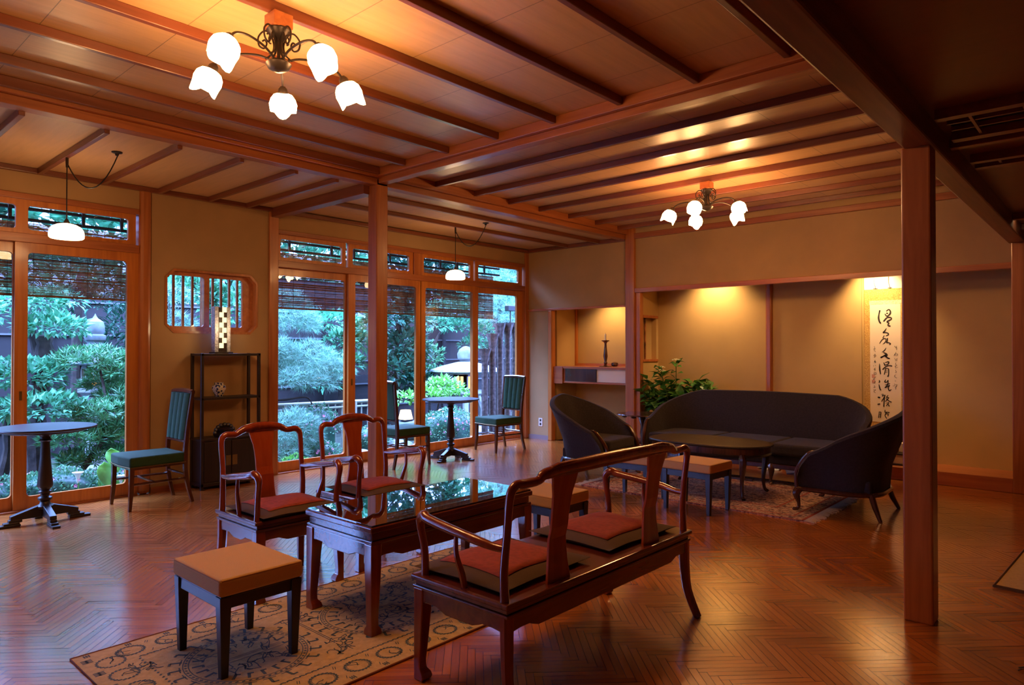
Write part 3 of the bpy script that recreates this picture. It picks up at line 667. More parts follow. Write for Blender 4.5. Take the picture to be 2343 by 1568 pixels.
# green side chairs
def side_chair(label,loc,rz):
    """faces -y"""
    t=thing('side_chair',label,'chair',loc,rz,'green upholstered side chairs'); w,d=.21,.215
    MB().loft([[(-w*.9,d,z),(w*.9,d,z),(w*1.02,-d,z),(0,-d-.015,z),(-w*1.02,-d,z)] for z in (.335,.415)]).build('seat',M['green'],t,bevel=.016,seg=4)
    MB().tube([(-w*1.0,-d+.0,.335),(0,-d-.014,.335),(w*1.0,-d,.335),(w*.9,d,.335),(-w*.9,d,.335)],.005,6,closed=True).build('piping',M['brass'],t,smooth=True)
    m=MB(); m.loft([[(-w*.88,d-.005,z),(w*.88,d-.005,z),(w*.98,-d+.008,z),(-w*.98,-d+.008,z)] for z in (.315,.336)]); m.build('seat_rail',M['mahog'],t)
    for s in (-1,1):
        MB().tube([(s*(w*.98-.016),-d+.02,.33),(s*(w*.98-.014),-d+.016,.15),(s*(w*.98-.006),-d+.004,0)],[.024,.021,.015],4).build('leg',M['mahog'],t)
        MB().tube(smooth_path([(s*(w*.9),d+.055,0),(s*(w*.9-.01),d+.012,.18),(s*(w*.9-.012),d,.36),(s*(w*.9-.01),d+.016,.6),(s*(w*.92),d+.052,.905)],4),lerpn([.016,.019,.022,.02,.017],4),4).build('leg',M['mahog'],t)
    MB().tube([(-w*.88,-d*.85,.2),(-w*.84,d,.2)],.010,6).tube([(w*.88,-d*.85,.2),(w*.84,d,.2)],.010,6).tube([(-w*.86,-.02,.2),(w*.86,-.02,.2)],.010,6).tube([(-w*.82,d+.005,.23),(w*.82,d+.005,.23)],.010,6).build('stretcher',M['mahog'],t,smooth=True)
    # back frame and fluted pad
    def yb(z): return d+.002+.05*max(0,(z-.45)/.46)**1.3
    rail=[(x,yb(.90)+.004,.905+.010*math.cos(x/w*PI/2)-.006) for x in [-.19,-.12,-.06,0,.06,.12,.19]]
    MB().tube(rail,.021,6).build('top_rail',M['mahog'],t,smooth=True)
    MB().tube([(-.175,yb(.5),.5),(.175,yb(.5),.5)],.016,6).build('lower_rail',M['mahog'],t,smooth=True)
    rings=[]; nn=8; zs=[.515+.375*i/nn for i in range(nn+1)]
    for z in zs:
        k=[]; hw=.155+.015*(z-.5)/.4
        for i in range(21): u=i/20; k.append((-hw+2*hw*u,yb(z)-.014-.020*abs(math.sin(u*4*PI))**.6,z))
        for i in range(21): u=1-i/20; k.append((-hw+2*hw*u,yb(z)+.016,z))
        rings.append(k)
    MB().loft(rings).build('fluted_back_pad',M['green'],t,smooth=True)
    return t
c=side_chair('green side chair beside the black shelf, facing the left round table',(2.175,5.93,0),R(-90))
dup(c,(6.27,5.86,0),R(-97),'green side chair farthest away in the window corner')
dup(c,(4.76,5.88,0),R(90),'green side chair half hidden behind the central upright')
# black shelf
t=thing('display_shelf','tall open black lacquer shelf with cupboard below the eight-sided window','shelf',(0,0,0))
sx0,sx1,sy0,sy1=2.67,3.23,6.10,6.325
for x in (sx0,sx1-.026):
    for y in (sy0,sy1-.026): MB().box((x,y,0),(x+.026,y+.026,1.22)).build('post',M['black'],t,bevel=.004)
for z in (1.195,.80): MB().box((sx0,sy0,z),(sx1,sy1,z+.022)).build('shelf_board',M['black'],t,bevel=.003)
MB().box((sx0+.008,sy0+.012,.05),(sx1-.008,sy1-.006,.44)).box((sx0-.004,sy0-.004,.435),(sx1+.004,sy1,.455)).box((sx0,sy0,.03),(sx1,sy1,.06)).build('cupboard',M['black'],t,bevel=.003)
for i,(a,b) in enumerate(((sx0+.03,2.947),(2.953,sx1-.03))):
    dd=MB().box((a,sy0+.002,.07),(b,sy0+.014,.425)).build('door',M['black'],t,bevel=.003)
    MB().box((b-.05 if i==0 else a+.004,sy0-.003,.20),(b-.004 if i==0 else a+.05,sy0+.003,.29)).build('lock_plate',M['brass'],dd)
# glass block lamp
t=thing('glass_lamp','rectangular crackled glass lamp with chequered lit blocks on the black shelf','lamp',(2.895,6.20,1.217))
MB().box((-.085,-.06,0),(.085,.06,.014)).build('base',M['black'],t,bevel=.002)
gl=P('crackled_glass',(.50,.48,.55),.25,noise=.35,nscale=60,bump=.8)
g=bpy.data.materials['crackled_glass'].node_tree.nodes['Principled BSDF']; g.inputs['Transmission Weight'].default_value=.3
MB().box((-.072,-.028,.014),(-.038,.045,.43)).box((.045,-.028,.014),(.075,.045,.43)).box((-.04,.03,.014),(.045,.045,.43)).build('glass_panel',gl,t,bevel=.003)
MB().box((-.036,-.02,.014),(.043,.028,.425)).build('core',M['black'],t)
eb=EMIT('lit_paper_block',(1,.72,.35),1.0)
k=0
for i in range(8):
    z=.05+i*.047; x=-.028 if i%2==0 else .0
    MB().box((x,-.032,z),(x+.036,-.018,z+.046)).build('lit_block',eb,t)
light('lamp_glow','POINT',(2.895,6.05,1.45),1.2,(1,.72,.38),shadow_soft_size=.05)
# vase
vm,nt,b=newmat('cobalt_on_white_glaze'); N=nt.nodes.new; L=nt.links.new
tc=N('ShaderNodeTexCoord'); vo=N('ShaderNodeTexVoronoi'); vo.inputs['Scale'].default_value=45; L(tc.outputs['Object'],vo.inputs['Vector'])
r_=N('ShaderNodeValToRGB'); r_.color_ramp.interpolation='CONSTANT'; r_.color_ramp.elements[0].color=(.02,.03,.12,1); r_.color_ramp.elements[1].color=(.62,.58,.5,1); r_.color_ramp.elements[1].position=.42
L(vo.outputs['Distance'],r_.inputs[0]); L(r_.outputs[0],b.inputs['Base Color']); b.inputs['Roughness'].default_value=.15
tag(MB().lathe([(0,0),(.032,0),(.034,.01),(.052,.045),(.062,.075),(.056,.10),(.04,.112),(.042,.128),(.036,.128),(.034,.11),(0,.1)],n=28).build('ceramic_jar',vm,smooth=True,loc=(2.88,6.21,.823)),'small blue and white patterned jar on the middle board of the black shelf','jar')
# carved ornament
t=thing('carved_ornament','dark carved wooden ornament on the cupboard top of the black shelf','ornament',(2.93,6.2,.455))
m=MB()
for i in range(9): a=PI*i/8; m.lathe([(0,-.022),(.016,-.016),(.022,0),(.016,.016),(0,.022)],(.085*math.cos(a),0,.035+.07*math.sin(a)),8)
m.build('scrolled_crest',M['black'],t,smooth=True); MB().lathe([(0,0),(.09,0),(.10,.02),(.06,.04),(.075,.07),(0,.095)],n=16).build('body',M['black'],t,smooth=True)
# candle holder in the niche
t=thing('candle_holder','tall turned wooden candlestick with white candle in the lit niche','candlestick',(7.66,5.20,1.026))
MB().lathe([(0,0),(.085,0),(.09,.008),(.03,.016),(.018,.03),(.026,.05),(.017,.07),(.03,.14),(.024,.20),(.016,.27),(.014,.31),(.028,.33),(.052,.342),(.054,.352),(0,.352)],n=20).build('stand',M['mahog'],t,smooth=True)
c=MB().lathe([(0,0),(.013,0),(.012,.085),(0,.09)],(0,0,.352),14).build('candle',M['white'],t,smooth=True); MB().tube([(0,0,.44),(.002,0,.455)],.0015,5).build('wick',M['cord'],c)
tag(MB().lathe([(0,0),(.03,.002),(.05,.02),(.045,.05),(.02,.062),(0,.064)],n=18).build('small_pot',M['mahog'],smooth=True,loc=(7.76,5.12,1.026)),'small round dark pot behind the candlestick in the niche','pot')
# wall socket
t=thing('wall_socket','white wall socket low on the plaster beside the window corner','socket',(WX-.001,6.11,.24))
MB().box((-.006,-.035,-.058),(0,.035,.058)).build('cover_plate',M['white'],t,bevel=.003)
for z in (-.026,.026): MB().box((-.0075,-.014,z-.016),(-.005,.014,z+.016)).build('outlet',M['iron'],t,bevel=.001)
# things on the alcove floor and behind the sofa
t=thing('low_stand','low white stand with dark edges behind the right tub armchair','stand',(7.62,1.63,.121))
MB().box((-.12,-.16,.0),(.12,.16,.012)).box((-.12,-.16,.10),(.12,.16,.115)).build('boards',M['black'],t,bevel=.002)
MB().box((-.10,-.14,.012),(.10,.14,.10)).build('body',M['white'],t)
tag(MB().lathe([(0,0),(.03,0),(.045,.03),(.02,.045),(0,.05)],n=14).build('red_bowl',M['redcloth'],smooth=True,loc=(7.56,1.72,.237)),'small red bowl on the low white stand','bowl')
tag(MB().box((-.05,-.09,0),(.05,.09,.09)).build('paper_card',M['white'],loc=(7.66,1.60,.237),bevel=.004),'white card standing on the low stand in the alcove','card')
bb=MB(); rr=random.Random(4); nn=9
for i in range(nn):
    for j in range(nn):
        u=i/(nn-1)-.5; v=j/(nn-1)-.5; bb.v.append((u*.16,v*.22,max(.002,.05*(1-4*u*u)*(1-4*v*v)+rr.uniform(-.012,.018))))
for i in range(nn-1):
    for j in range(nn-1): bb.f.append((i*nn+j,(i+1)*nn+j,(i+1)*nn+j+1,i*nn+j+1)); bb.mi.append(0)
tag(bb.build('plastic_wrapper',P('clear_plastic',(.6,.62,.68),.2),loc=(7.18,2.80,.0),solid=.002),'crumpled clear plastic on the floor behind the sofa','wrapper')
tag(MB().prism([(-.1,0),(.1,0),(.1,.006),(0,.02),(-.1,.006)],-.14,.14,'X').build('booklet',P('blue_cover',(.05,.09,.28),.4),loc=(7.15,2.52,0),rot=.4),'blue booklet lying on the floor behind the sofa','booklet')
# ================================================================ LAMPS
def chandelier(label,x,y,a0,rz=0):
    t=thing('chandelier',label,'chandelier',(x,y,0),rz,'bronze five-light chandeliers')
    MB().box((-.045,-.045,2.665),(.045,.045,2.73)).build('ceiling_block',M['beamy'],t,bevel=.004)
    MB().lathe([(.0,2.668),(.048,2.668),(.052,2.660),(.040,2.645),(.030,2.635),(.012,2.622),(.010,2.61),(0,2.61)],n=20).build('canopy',M['iron'],t,smooth=True)
    MB().lathe([(0,2.62),(.0075,2.62),(.0075,2.54),(.02,2.532),(.045,2.524),(.056,2.512),(.044,2.492),(.02,2.480),(.0,2.476)],n=20).build('stem_and_hub',M['iron'],t,smooth=True)
    for i in range(5):
        a=R(a0+72*i); ca,sa=math.cos(a),math.sin(a)
        def q(r,z): r=r*1.07 if r>.15 else r; return (r*ca,r*sa,z)
        arm=[q(.02,2.525),q(.09,2.555),q(.17,2.562),q(.235,2.545),q(.27,2.515)]
        A=MB().tube(smooth_path(arm,6),.0055,6).build('arm',M['iron'],t,smooth=True)
        sc=[q(.06,2.538),q(.03,2.56),q(.022,2.60),q(.04,2.648),q(.066,2.662),q(.092,2.635),q(.088,2.598),q(.066,2.585),q(.054,2.604),q(.062,2.622),q(.074,2.616)]
        sc2=[q(.035,2.53),q(.018,2.56),q(.016,2.61),q(.028,2.645),q(.043,2.635),q(.042,2.61),q(.034,2.605)]
        MB().tube(smooth_path(sc2,5),.0036,6).build('scroll',M['iron'],A,smooth=True)
        MB().tube(smooth_path(sc,5),.0042,6).build('scroll',M['iron'],A,smooth=True)
        # socket and tulip shade, tipped outwards
        tilt=Matrix.Translation(q(.272,2.515))@Matrix.Rotation(a,4,'Z')@Matrix.Rotation(R(-24),4,'Y')
        MB().lathe([(0,.01),(.010,.008),(.020,-.004),(.026,-.03),(.024,-.034),(0,-.034)],n=14,M4=tilt).build('socket',M['iron'],t,smooth=True)
        n=24; prof=[(.020,-.022),(.042,-.030),(.057,-.050),(.061,-.076),(.057,-.098),(.054,-.112)]
        vs=[];k=len(prof)
        for pi_,(r,z) in enumerate(prof):
            for j in range(n):
                an=2*PI*j/n; e=1+(.10*pi_/(k-1))*max(0,math.cos(4*an))*1.2 if pi_>2 else 1
                zz=z-(.028*max(0,math.cos(2*an+PI/2*0)) if pi_==k-1 else 0)
                vs.append((r*e*math.cos(an),r*e*math.sin(an),zz))
        fs=[(i_*n+j,i_*n+(j+1)%n,(i_+1)*n+(j+1)%n,(i_+1)*n+j) for i_ in range(k-1) for j in range(n)]
        MB().add(vs,fs,0,tilt).build('lamp_shade',M['shade'],t,smooth=True)
    return t
# angle of arm: world direction; camera looks along 41.95 deg
chandelier('large bronze chandelier nearest the camera over the seating',1.55,2.78,57)
chandelier('smaller looking bronze chandelier farther off over the sofa group',5.63,2.75,44)
def pendant(label,x,y,cx,cy,zc,zr):
    t=thing('pendant_lamp',label,'pendant lamp',(x,y,0),0,'opal pendant lamps on the window side')
    MB().lathe([(0,2.0445),(.100,2.0445),(.108,2.052),(.110,2.07),(.106,2.10),(.090,2.125),(.060,2.142),(.028,2.150),(0,2.150)],n=32).build('lamp_shade',M['shade2'],t,smooth=True)
    MB().lathe([(0,2.148),(.022,2.148),(.02,2.16),(.008,2.185),(0,2.185)],n=14).build('cap',M['iron'],t,smooth=True)
    MB().tube([(0,0,2.18),(0,0,zr-.04)],.0042,8).build('rod',M['iron'],t,smooth=True)
    MB().lathe([(0,zr-.07),(.008,zr-.07),(.010,zr-.03),(.010,zr),(0,zr)],n=10).build('hook',M['iron'],t,smooth=True)
    dx,dy=cx-x,cy-y; pts=[]
    for i in range(15):
        u=i/14; pts.append((.006+dx*u,dy*u,zr-.05+(zc-zr+.03)*u-.20*(1-(2*u-1)**2)**1.0*1.0))
    MB().tube(pts,.0045,6).build('swag_cord',M['cord'],t,smooth=True)
    MB().lathe([(0,zc-.028),(.010,zc-.026),(.014,zc-.012),(.034,zc-.006),(.036,zc),(0,zc)],(dx,dy,0),16).build('ceiling_rose',M['iron'],t,smooth=True)
pendant('opal pendant lamp over the left round table with swagged cord',1.50,5.62,1.74,5.36,2.664,2.622)
pendant('opal pendant lamp over the far round table with swagged cord',5.30,5.62,5.50,5.34,2.674,2.632)
tag(MB().lathe([(0,2.285),(.06,2.285),(.065,2.3),(0,2.3)],(6.6,.545,0),20).build('downlight',EMIT('lit_downlight',(1,.75,.4),4)),'small lit ceiling light at the right edge of the picture','ceiling light')
# ================================================================ HANGING SCROLL
t=thing('hanging_scroll','tall calligraphy scroll on gold brocade hanging in the alcove','scroll',(0,0,0))
SX=7.868
bm_,nt,b=newmat('gold_brocade'); N=nt.nodes.new; L=nt.links.new
tc=N('ShaderNodeTexCoord'); vo=N('ShaderNodeTexVoronoi'); vo.inputs['Scale'].default_value=55; vo.feature='DISTANCE_TO_EDGE'; L(tc.outputs['Object'],vo.inputs['Vector'])
r_=N('ShaderNodeValToRGB'); r_.color_ramp.elements[0].color=(.42,.22,.05,1); r_.color_ramp.elements[1].color=(.62,.40,.12,1); r_.color_ramp.elements[1].position=.25
L(vo.outputs['Distance'],r_.inputs[0]); L(r_.outputs[0],b.inputs['Base Color']); b.inputs['Roughness'].default_value=.6
MB().box((SX,1.64,1.885),(SX+.006,2.064,2.40)).build('upper_panel',M['white'],t)
MB().box((SX-.001,1.64,.42),(SX+.006,2.064,1.885)).build('brocade_mount',bm_,t)
MB().box((SX-.002,1.715,1.722),(SX,2.015,1.765)).build('brocade_band',P('silver_brocade',(.6,.5,.33),.5,noise=.35,nscale=70),t)
MB().box((SX-.0025,1.722,.50),(SX,2.010,1.722)).build('paper_panel',P('calligraphy_paper',(.78,.66,.52),.85),t)
MB().tube([(SX,1.60,.41),(SX,2.10,.41)],.014,12).build('roller',M['mahog'],t,smooth=True)
for y in (1.965,1.83): 
    MB().tube([(SX-.004,y,2.40),(SX-.004,y+.003,1.95),(SX-.004,y-.012,1.895)],.0025,5).tube([(SX-.004,y-.03,1.893),(SX-.004,y+.012,1.893)],.002,5).build('hanging_ribbon',M['ink'],t)
STROKES=[[(1.915,1.6578,0.0072),(1.9226,1.6214,0.0057),(1.9265,1.5849,0.0086),(1.9193,1.548,0.0078),(1.9083,1.5294,0.0066)],[(1.8527,1.6534,0.0037),(1.8308,1.6687,0.0051),(1.8164,1.65,0.0066),(1.8184,1.6258,0.0078),(1.8348,1.6062,0.0057),(1.8512,1.6027,0.0053),(1.8657,1.6214,0.0045)],[(1.851,1.631,0.0053),(1.843,1.6308,0.0053)],[(1.877,1.5509,0.0062),(1.8549,1.5786,0.0066),(1.8349,1.5881,0.007),(1.8078,1.5791,0.0066),(1.8114,1.5651,0.0057),(1.8405,1.5478,0.0074),(1.8461,1.5379,0.0066),(1.8298,1.5274,0.0057),(1.8389,1.5114,0.0057),(1.8353,1.5013,0.0066),(1.8209,1.4969,0.007)],[(1.8537,1.4734,0.0025),(1.8703,1.4454,0.0066),(1.885,1.4294,0.0057),(1.8594,1.431,0.0049),(1.8376,1.4206,0.0057),(1.8377,1.4064,0.0053),(1.8596,1.3966,0.0029)],[(1.8741,1.4009,0.0025),(1.8871,1.3767,0.0041)],[(1.9187,1.3182,0.0025),(1.9001,1.3485,0.0041),(1.878,1.3685,0.0041),(1.8597,1.3643,0.0041),(1.8598,1.3441,0.0041),(1.8746,1.3219,0.0033),(1.8893,1.3119,0.0014)],[(1.8451,1.3682,0.0057),(1.8471,1.344,0.0057),(1.8545,1.3278,0.0053),(1.8345,1.3257,0.0049),(1.8164,1.3135,0.0057),(1.8255,1.3055,0.0033)],[(1.8584,1.2713,0.0021),(1.875,1.243,0.0045),(1.8971,1.2267,0.0016)],[(1.8824,1.2247,0.0031),(1.8569,1.2086,0.0086),(1.8534,1.1904,0.0094),(1.8789,1.1862,0.0051),(1.9084,1.1719,0.0066),(1.8955,1.174,0.0045),(1.8753,1.1923,0.0051),(1.8624,1.1985,0.0062)],[(1.8607,1.1823,0.0074),(1.8426,1.1663,0.0066),(1.8281,1.1624,0.0053)],[(1.7787,1.2892,0.0021),(1.7716,1.2783,0.0018)],[(1.759,1.2911,0.0016),(1.768,1.2691,0.0018),(1.7584,1.2711,0.0016),(1.761,1.251,0.0014)],[(1.7665,1.227,0.0018),(1.7701,1.215,0.0018),(1.7846,1.1928,0.0021)],[(1.7809,1.2069,0.0016),(1.7523,1.209,0.0018),(1.7559,1.191,0.0018),(1.7756,1.1949,0.0016)],[(1.7812,1.1628,0.0016),(1.7687,1.1468,0.0018),(1.7741,1.1408,0.0016)],[(1.7525,1.163,0.0016),(1.7626,1.1549,0.0018),(1.7555,1.147,0.0016),(1.7652,1.1409,0.0016)],[(1.9688,1.2878,0.0014),(1.9652,1.2674,0.0016),(1.9709,1.247,0.0014),(1.9554,1.2327,0.0016)],[(1.9783,1.2613,0.0012),(1.956,1.2613,0.0014)],[(1.9674,1.2082,0.0016),(1.9581,1.198,0.0016),(1.9768,1.1938,0.0014),(1.9508,1.1899,0.0014),(1.9705,1.1755,0.0018),(1.9594,1.1756,0.0016)],[(1.964,1.1408,0.0018),(1.9623,1.1204,0.0018)],[(1.9734,1.1264,0.0014),(1.9511,1.1247,0.0014)],[(1.8405,1.1639,0.0048),(1.832,1.1618,0.0044)],[(1.9192,1.1066,0.0018),(1.9194,1.0761,0.0062),(1.9176,1.0413,0.0079),(1.9111,1.0001,0.0048)],[(1.8798,1.1158,0.004),(1.8702,1.0921,0.0053)],[(1.8681,1.1181,0.0026),(1.8407,1.1271,0.0062),(1.833,1.1207,0.0057),(1.8428,1.1012,0.0053),(1.8682,1.0943,0.0031)],[(1.89,1.0484,0.0053),(1.8605,1.0771,0.0053),(1.8331,1.0883,0.0044),(1.806,1.0844,0.0057)],[(1.8625,1.0597,0.004),(1.8685,1.0293,0.004),(1.8758,0.9966,0.004)],[(1.8625,1.0554,0.0031),(1.845,1.0579,0.004),(1.8353,1.0473,0.0053),(1.8356,0.9998,0.0053),(1.8415,0.9758,0.0066),(1.8473,0.9822,0.002)],[(1.8646,1.0315,0.0024),(1.8451,1.0341,0.0024)],[(1.8678,1.0163,0.002),(1.846,1.019,0.002)],[(1.9241,0.9345,0.0031),(1.9202,0.9194,0.0062),(1.9282,0.9126,0.0024)],[(1.9263,0.8887,0.0031),(1.9205,0.8584,0.0062),(1.9128,0.8348,0.0062),(1.9069,0.8372,0.0026)],[(1.8632,0.9406,0.0033),(1.873,0.9187,0.0053),(1.8535,0.9171,0.0044),(1.8417,0.9369,0.0031)],[(1.8417,0.9369,0.004),(1.8419,0.9045,0.0048),(1.8537,0.8782,0.0057),(1.8694,0.8603,0.0044)],[(1.8693,0.8863,0.0026),(1.8264,0.9007,0.0048)],[(1.8695,0.856,0.0024),(1.8421,0.8743,0.0048),(1.8265,0.8835,0.0044),(1.8382,0.8615,0.0048),(1.8364,0.8399,0.0053),(1.8268,0.8295,0.0057),(1.8131,0.8409,0.0035)],[(1.9337,0.7556,0.0075),(1.9211,0.754,0.0075)],[(1.9373,0.6827,0.0053),(1.9215,0.6865,0.0062)],[(1.9052,0.7851,0.002),(1.8855,0.7903,0.0024),(1.8974,0.7681,0.0035),(1.8699,0.7824,0.004),(1.8818,0.7515,0.0044),(1.9016,0.7158,0.0044)],[(1.8739,0.7649,0.004),(1.878,0.73,0.0048),(1.8822,0.6648,0.0057)],[(1.8976,0.7334,0.0024),(1.874,0.7432,0.0024)],[(1.8426,0.7792,0.0035),(1.8583,0.7569,0.004),(1.8349,0.7558,0.004),(1.8663,0.7176,0.004)],[(1.8622,0.7481,0.0031),(1.8351,0.7235,0.0048),(1.8119,0.7117,0.0044)],[(1.8625,0.6961,0.0024),(1.8352,0.7062,0.0035),(1.8509,0.6838,0.004),(1.8587,0.6704,0.0024)],[(1.8431,0.6885,0.0035),(1.8315,0.6697,0.0048)],[(1.9258,0.6058,0.0031),(1.928,0.5752,0.004),(1.9321,0.5445,0.004)],[(1.9259,0.6015,0.0024),(1.9101,0.6024,0.0044),(1.9122,0.5762,0.0048),(1.9163,0.5455,0.004)],[(1.926,0.5797,0.0018),(1.9141,0.5813,0.0018)],[(1.8707,0.6265,0.0035),(1.8708,0.6048,0.0048),(1.8552,0.6058,0.004),(1.8319,0.6029,0.0048)],[(1.8552,0.6058,0.004),(1.871,0.5702,0.0044),(1.8555,0.5409,0.004)],[(1.867,0.5812,0.002),(1.8436,0.5892,0.004),(1.8437,0.5676,0.0035)],[(1.7673,1.1173,0.0015),(1.7713,1.1,0.0018),(1.7579,1.0938,0.0015),(1.7791,1.0784,0.0015)],[(1.7675,1.0872,0.0015),(1.7714,1.0657,0.0015),(1.7503,1.0746,0.0015)],[(1.7716,1.0399,0.0018),(1.764,1.0207,0.002),(1.7756,1.0162,0.0015)],[(1.7718,0.9948,0.0015),(1.7827,0.9795,0.0018),(1.7605,0.9608,0.0018)],[(1.7779,0.9302,0.002),(1.7683,0.9305,0.0018)],[(1.7839,0.9021,0.0013),(1.7763,0.8852,0.0015),(1.7963,0.8781,0.0013)],[(1.7724,0.8939,0.0015),(1.7571,0.8902,0.0018),(1.7687,0.8726,0.0018),(1.7696,0.8447,0.0018)],[(1.7802,0.8679,0.0013),(1.7591,0.8751,0.0015)],[(1.9627,1.1432,0.0018),(1.9668,1.1235,0.0018),(1.9528,1.1258,0.0018)],[(1.9607,1.1367,0.0015),(1.9608,1.1148,0.0015)],[(1.9749,1.0862,0.0015),(1.979,1.0795,0.0013)],[(1.959,1.0886,0.0015),(1.9542,1.0843,0.0015)],[(1.9611,1.0602,0.002),(1.9732,1.0446,0.0018),(1.96,1.0484,0.0018),(1.9652,1.0317,0.0015)],[(1.9733,1.0096,0.0015),(1.9534,1.0123,0.0015),(1.9523,0.9948,0.0015),(1.9734,0.9943,0.0015),(1.9733,1.0096,0.0015)],[(1.9634,1.0098,0.0013),(1.9642,0.9958,0.0013)],[(1.9576,0.9685,0.0018),(1.9797,0.9394,0.0018),(1.9637,0.9443,0.0015)],[(1.9858,0.9217,0.0015),(1.9779,0.9045,0.0018)],[(1.9618,0.9268,0.0018),(1.9679,0.9048,0.0018),(1.9591,0.9182,0.0013)],[(1.974,0.8805,0.0015),(1.9661,0.8699,0.0015),(1.9761,0.8564,0.0018),(1.9582,0.8614,0.0018)],[(1.9803,0.83,0.0015),(1.9563,0.8331,0.0015),(1.9764,0.8127,0.0018),(1.9585,0.8003,0.0018)],[(1.9683,0.8239,0.0015),(1.9692,0.8173,0.0015)]]
STROKE_OF=[0,0,0,0,1,1,1,1,2,2,2,7,7,7,7,7,7,8,8,8,8,8,2,3,3,3,3,3,3,3,3,4,4,4,4,4,4,5,5,5,5,5,5,5,5,5,6,6,6,6,6,6,7,7,7,7,7,7,7,7,8,8,8,8,8,8,8,8,8,8,8,8,8]
inks=[MB() for _ in range(9)]
for st,gi in zip(STROKES,STROKE_OF):
    ink=inks[gi]
    p=[Vector((y,z,0)) for y,z,w_ in st]; wd=[w_ for *_,w_ in st]
    if len(p)>2: p=smooth_path(p,4); wd=lerpn(wd,4)
    elif len(p)==2: p=smooth_path(p,3); wd=lerpn(wd,3)
    vs=[]; n=len(p)
    for i in range(n):
        d=(p[min(i+1,n-1)]-p[max(i-1,0)]); 
        if d.length<1e-6: d=Vector((1,0,0))
        d.normalize(); nn_=Vector((-d.y,d.x,0)); w_=wd[i]
        for s in (1,-1): q=p[i]+nn_*w_*s; vs.append((SX-.0042,q.x,q.y))
    ink.add(vs,[(2*i,2*i+1,2*i+3,2*i+2) for i in range(n-1)])
    for e,sg in ((0,-1),(n-1,1)):   # round ends
        d=(p[min(e+1,n-1)]-p[max(e-1,0)]); d=d.normalized() if d.length>1e-6 else Vector((1,0,0))
        c_=p[e]; ring_=[(SX-.0042,c_.x+wd[e]*math.cos(a),c_.y+wd[e]*math.sin(a)) for a in [k*PI/4 for k in range(8)]]
        ink.add(ring_,[tuple(range(8))])
for gi,ink in enumerate(inks): ink.build('character' if gi<7 else 'inscription',M['ink'],t)
sl=MB()
for z0 in (.958,.902): sl.box((SX-.004,1.965,z0),(SX-.003,1.995,z0+.036))
sl.build('seal_stamp',P('faded_red_seal',(.6,.3,.22),.8),t)
# ================================================================ FLOOR COVERINGS
t=thing('beige_rug','beige rug with blue medallion pattern under the glass-topped table','rug',(0,0,0))
rx0,rx1,ry0,ry1=.87,3.05,2.17,3.17; Z=.006
MB().box((rx0,ry0,.0),(rx1,ry1,Z)).build('weave',P('beige_wool',(.56,.39,.17),.95,noise=.12,nscale=40,bump=.4),t,bevel=.002)
e=.004; MB().tube([(rx0,ry0,.004),(rx1,ry0,.004),(rx1,ry1,.004),(rx0,ry1,.004)],.005,6,closed=True).build('bound_edge',P('rust_binding',(.2,.06,.03),.9),t)
pt=MB(); zt=Z+.0006; rr=random.Random(11)
def quad(cx,cy,a,b_,an):
    c_,s_=math.cos(an),math.sin(an)
    pt.add([(cx+u*c_-v*s_,cy+u*s_+v*c_,zt) for u,v in ((-a,-b_),(a,-b_),(a,b_),(-a,b_))],[(0,1,2,3)])
def beads(cx,cy,r,n,a=.0075,b_=.0048,a0=0,a1=2*PI,ry=None):
    for i in range(n):
        an=a0+(a1-a0)*i/n; quad(cx+r*math.cos(an),cy+(ry or r)*math.sin(an),a,b_,an+PI/2+.5)
def arcl(cx,cy,r,w_,a0=0,a1=2*PI,n=40):
    for i in range(n):
        u,v=a0+(a1-a0)*i/n,a0+(a1-a0)*(i+1)/n
        pt.add([(cx+q*math.cos(z_),cy+q*math.sin(z_),zt) for q,z_ in ((r,u),(r+w_,u),(r+w_,v),(r,v))],[(0,1,2,3)])
def squig(cx,cy,s,n=7,w_=.0022):
    an=rr.uniform(0,6.28); x,y=cx,cy
    for i in range(n):
        an+=rr.uniform(-1.3,1.3); l=s*rr.uniform(.4,1)
        quad(x+l/2*math.cos(an),y+l/2*math.sin(an),l/2,w_,an); x+=l*math.cos(an); y+=l*math.sin(an)
        if math.dist((x,y),(cx,cy))>s*2: an=math.atan2(cy-y,cx-x)
def glyph(cx,cy,an,s=1):
    for k in (-1,0,1):
        c_,s_=math.cos(an),math.sin(an); ox=k*.016*s
        quad(cx+ox*c_,cy+ox*s_,.005*s,.024*s,an)
    quad(cx,cy,.022*s,.005*s,an)
for y_,off in ((ry0+.095,0),(ry1-.095,.07)):
    x=rx0+.12+off; k=0
    while x<rx1-.06:
        beads(x,y_,.052,22,ry=.046); arcl(x,y_,.042,.002,n=16); squig(x,y_,.02,10); quad(x+.075,y_+.05,.012,.0016,1.1);quad(x+.082,y_+.045,.012,.0016,1.1); quad(x+.07,y_-.05,.012,.0016,1.1)
        x+=.155
    x=rx0+.05
    while x<rx1: glyph(x,y_+(-.07 if y_<2.6 else .07),0,.55); x+=.155
    s_=1 if y_<2.6 else -1
    x=rx0+.20
    while x<rx1: quad(x,y_+s_*.085,.007,.004,.6); quad(x+.012,y_+s_*.085,.007,.004,-.6); x+=.026
x=ry0+.10
while x<ry1-.06:
    beads(rx0+.10,x,.050,20); squig(rx0+.10,x,.02,10); glyph(rx0+.035,x+.07,PI/2,.8); x+=.15
for y_ in [ry0+.2+.026*i for i in range(24)]: quad(rx0+.19,y_,.007,.004,.9)
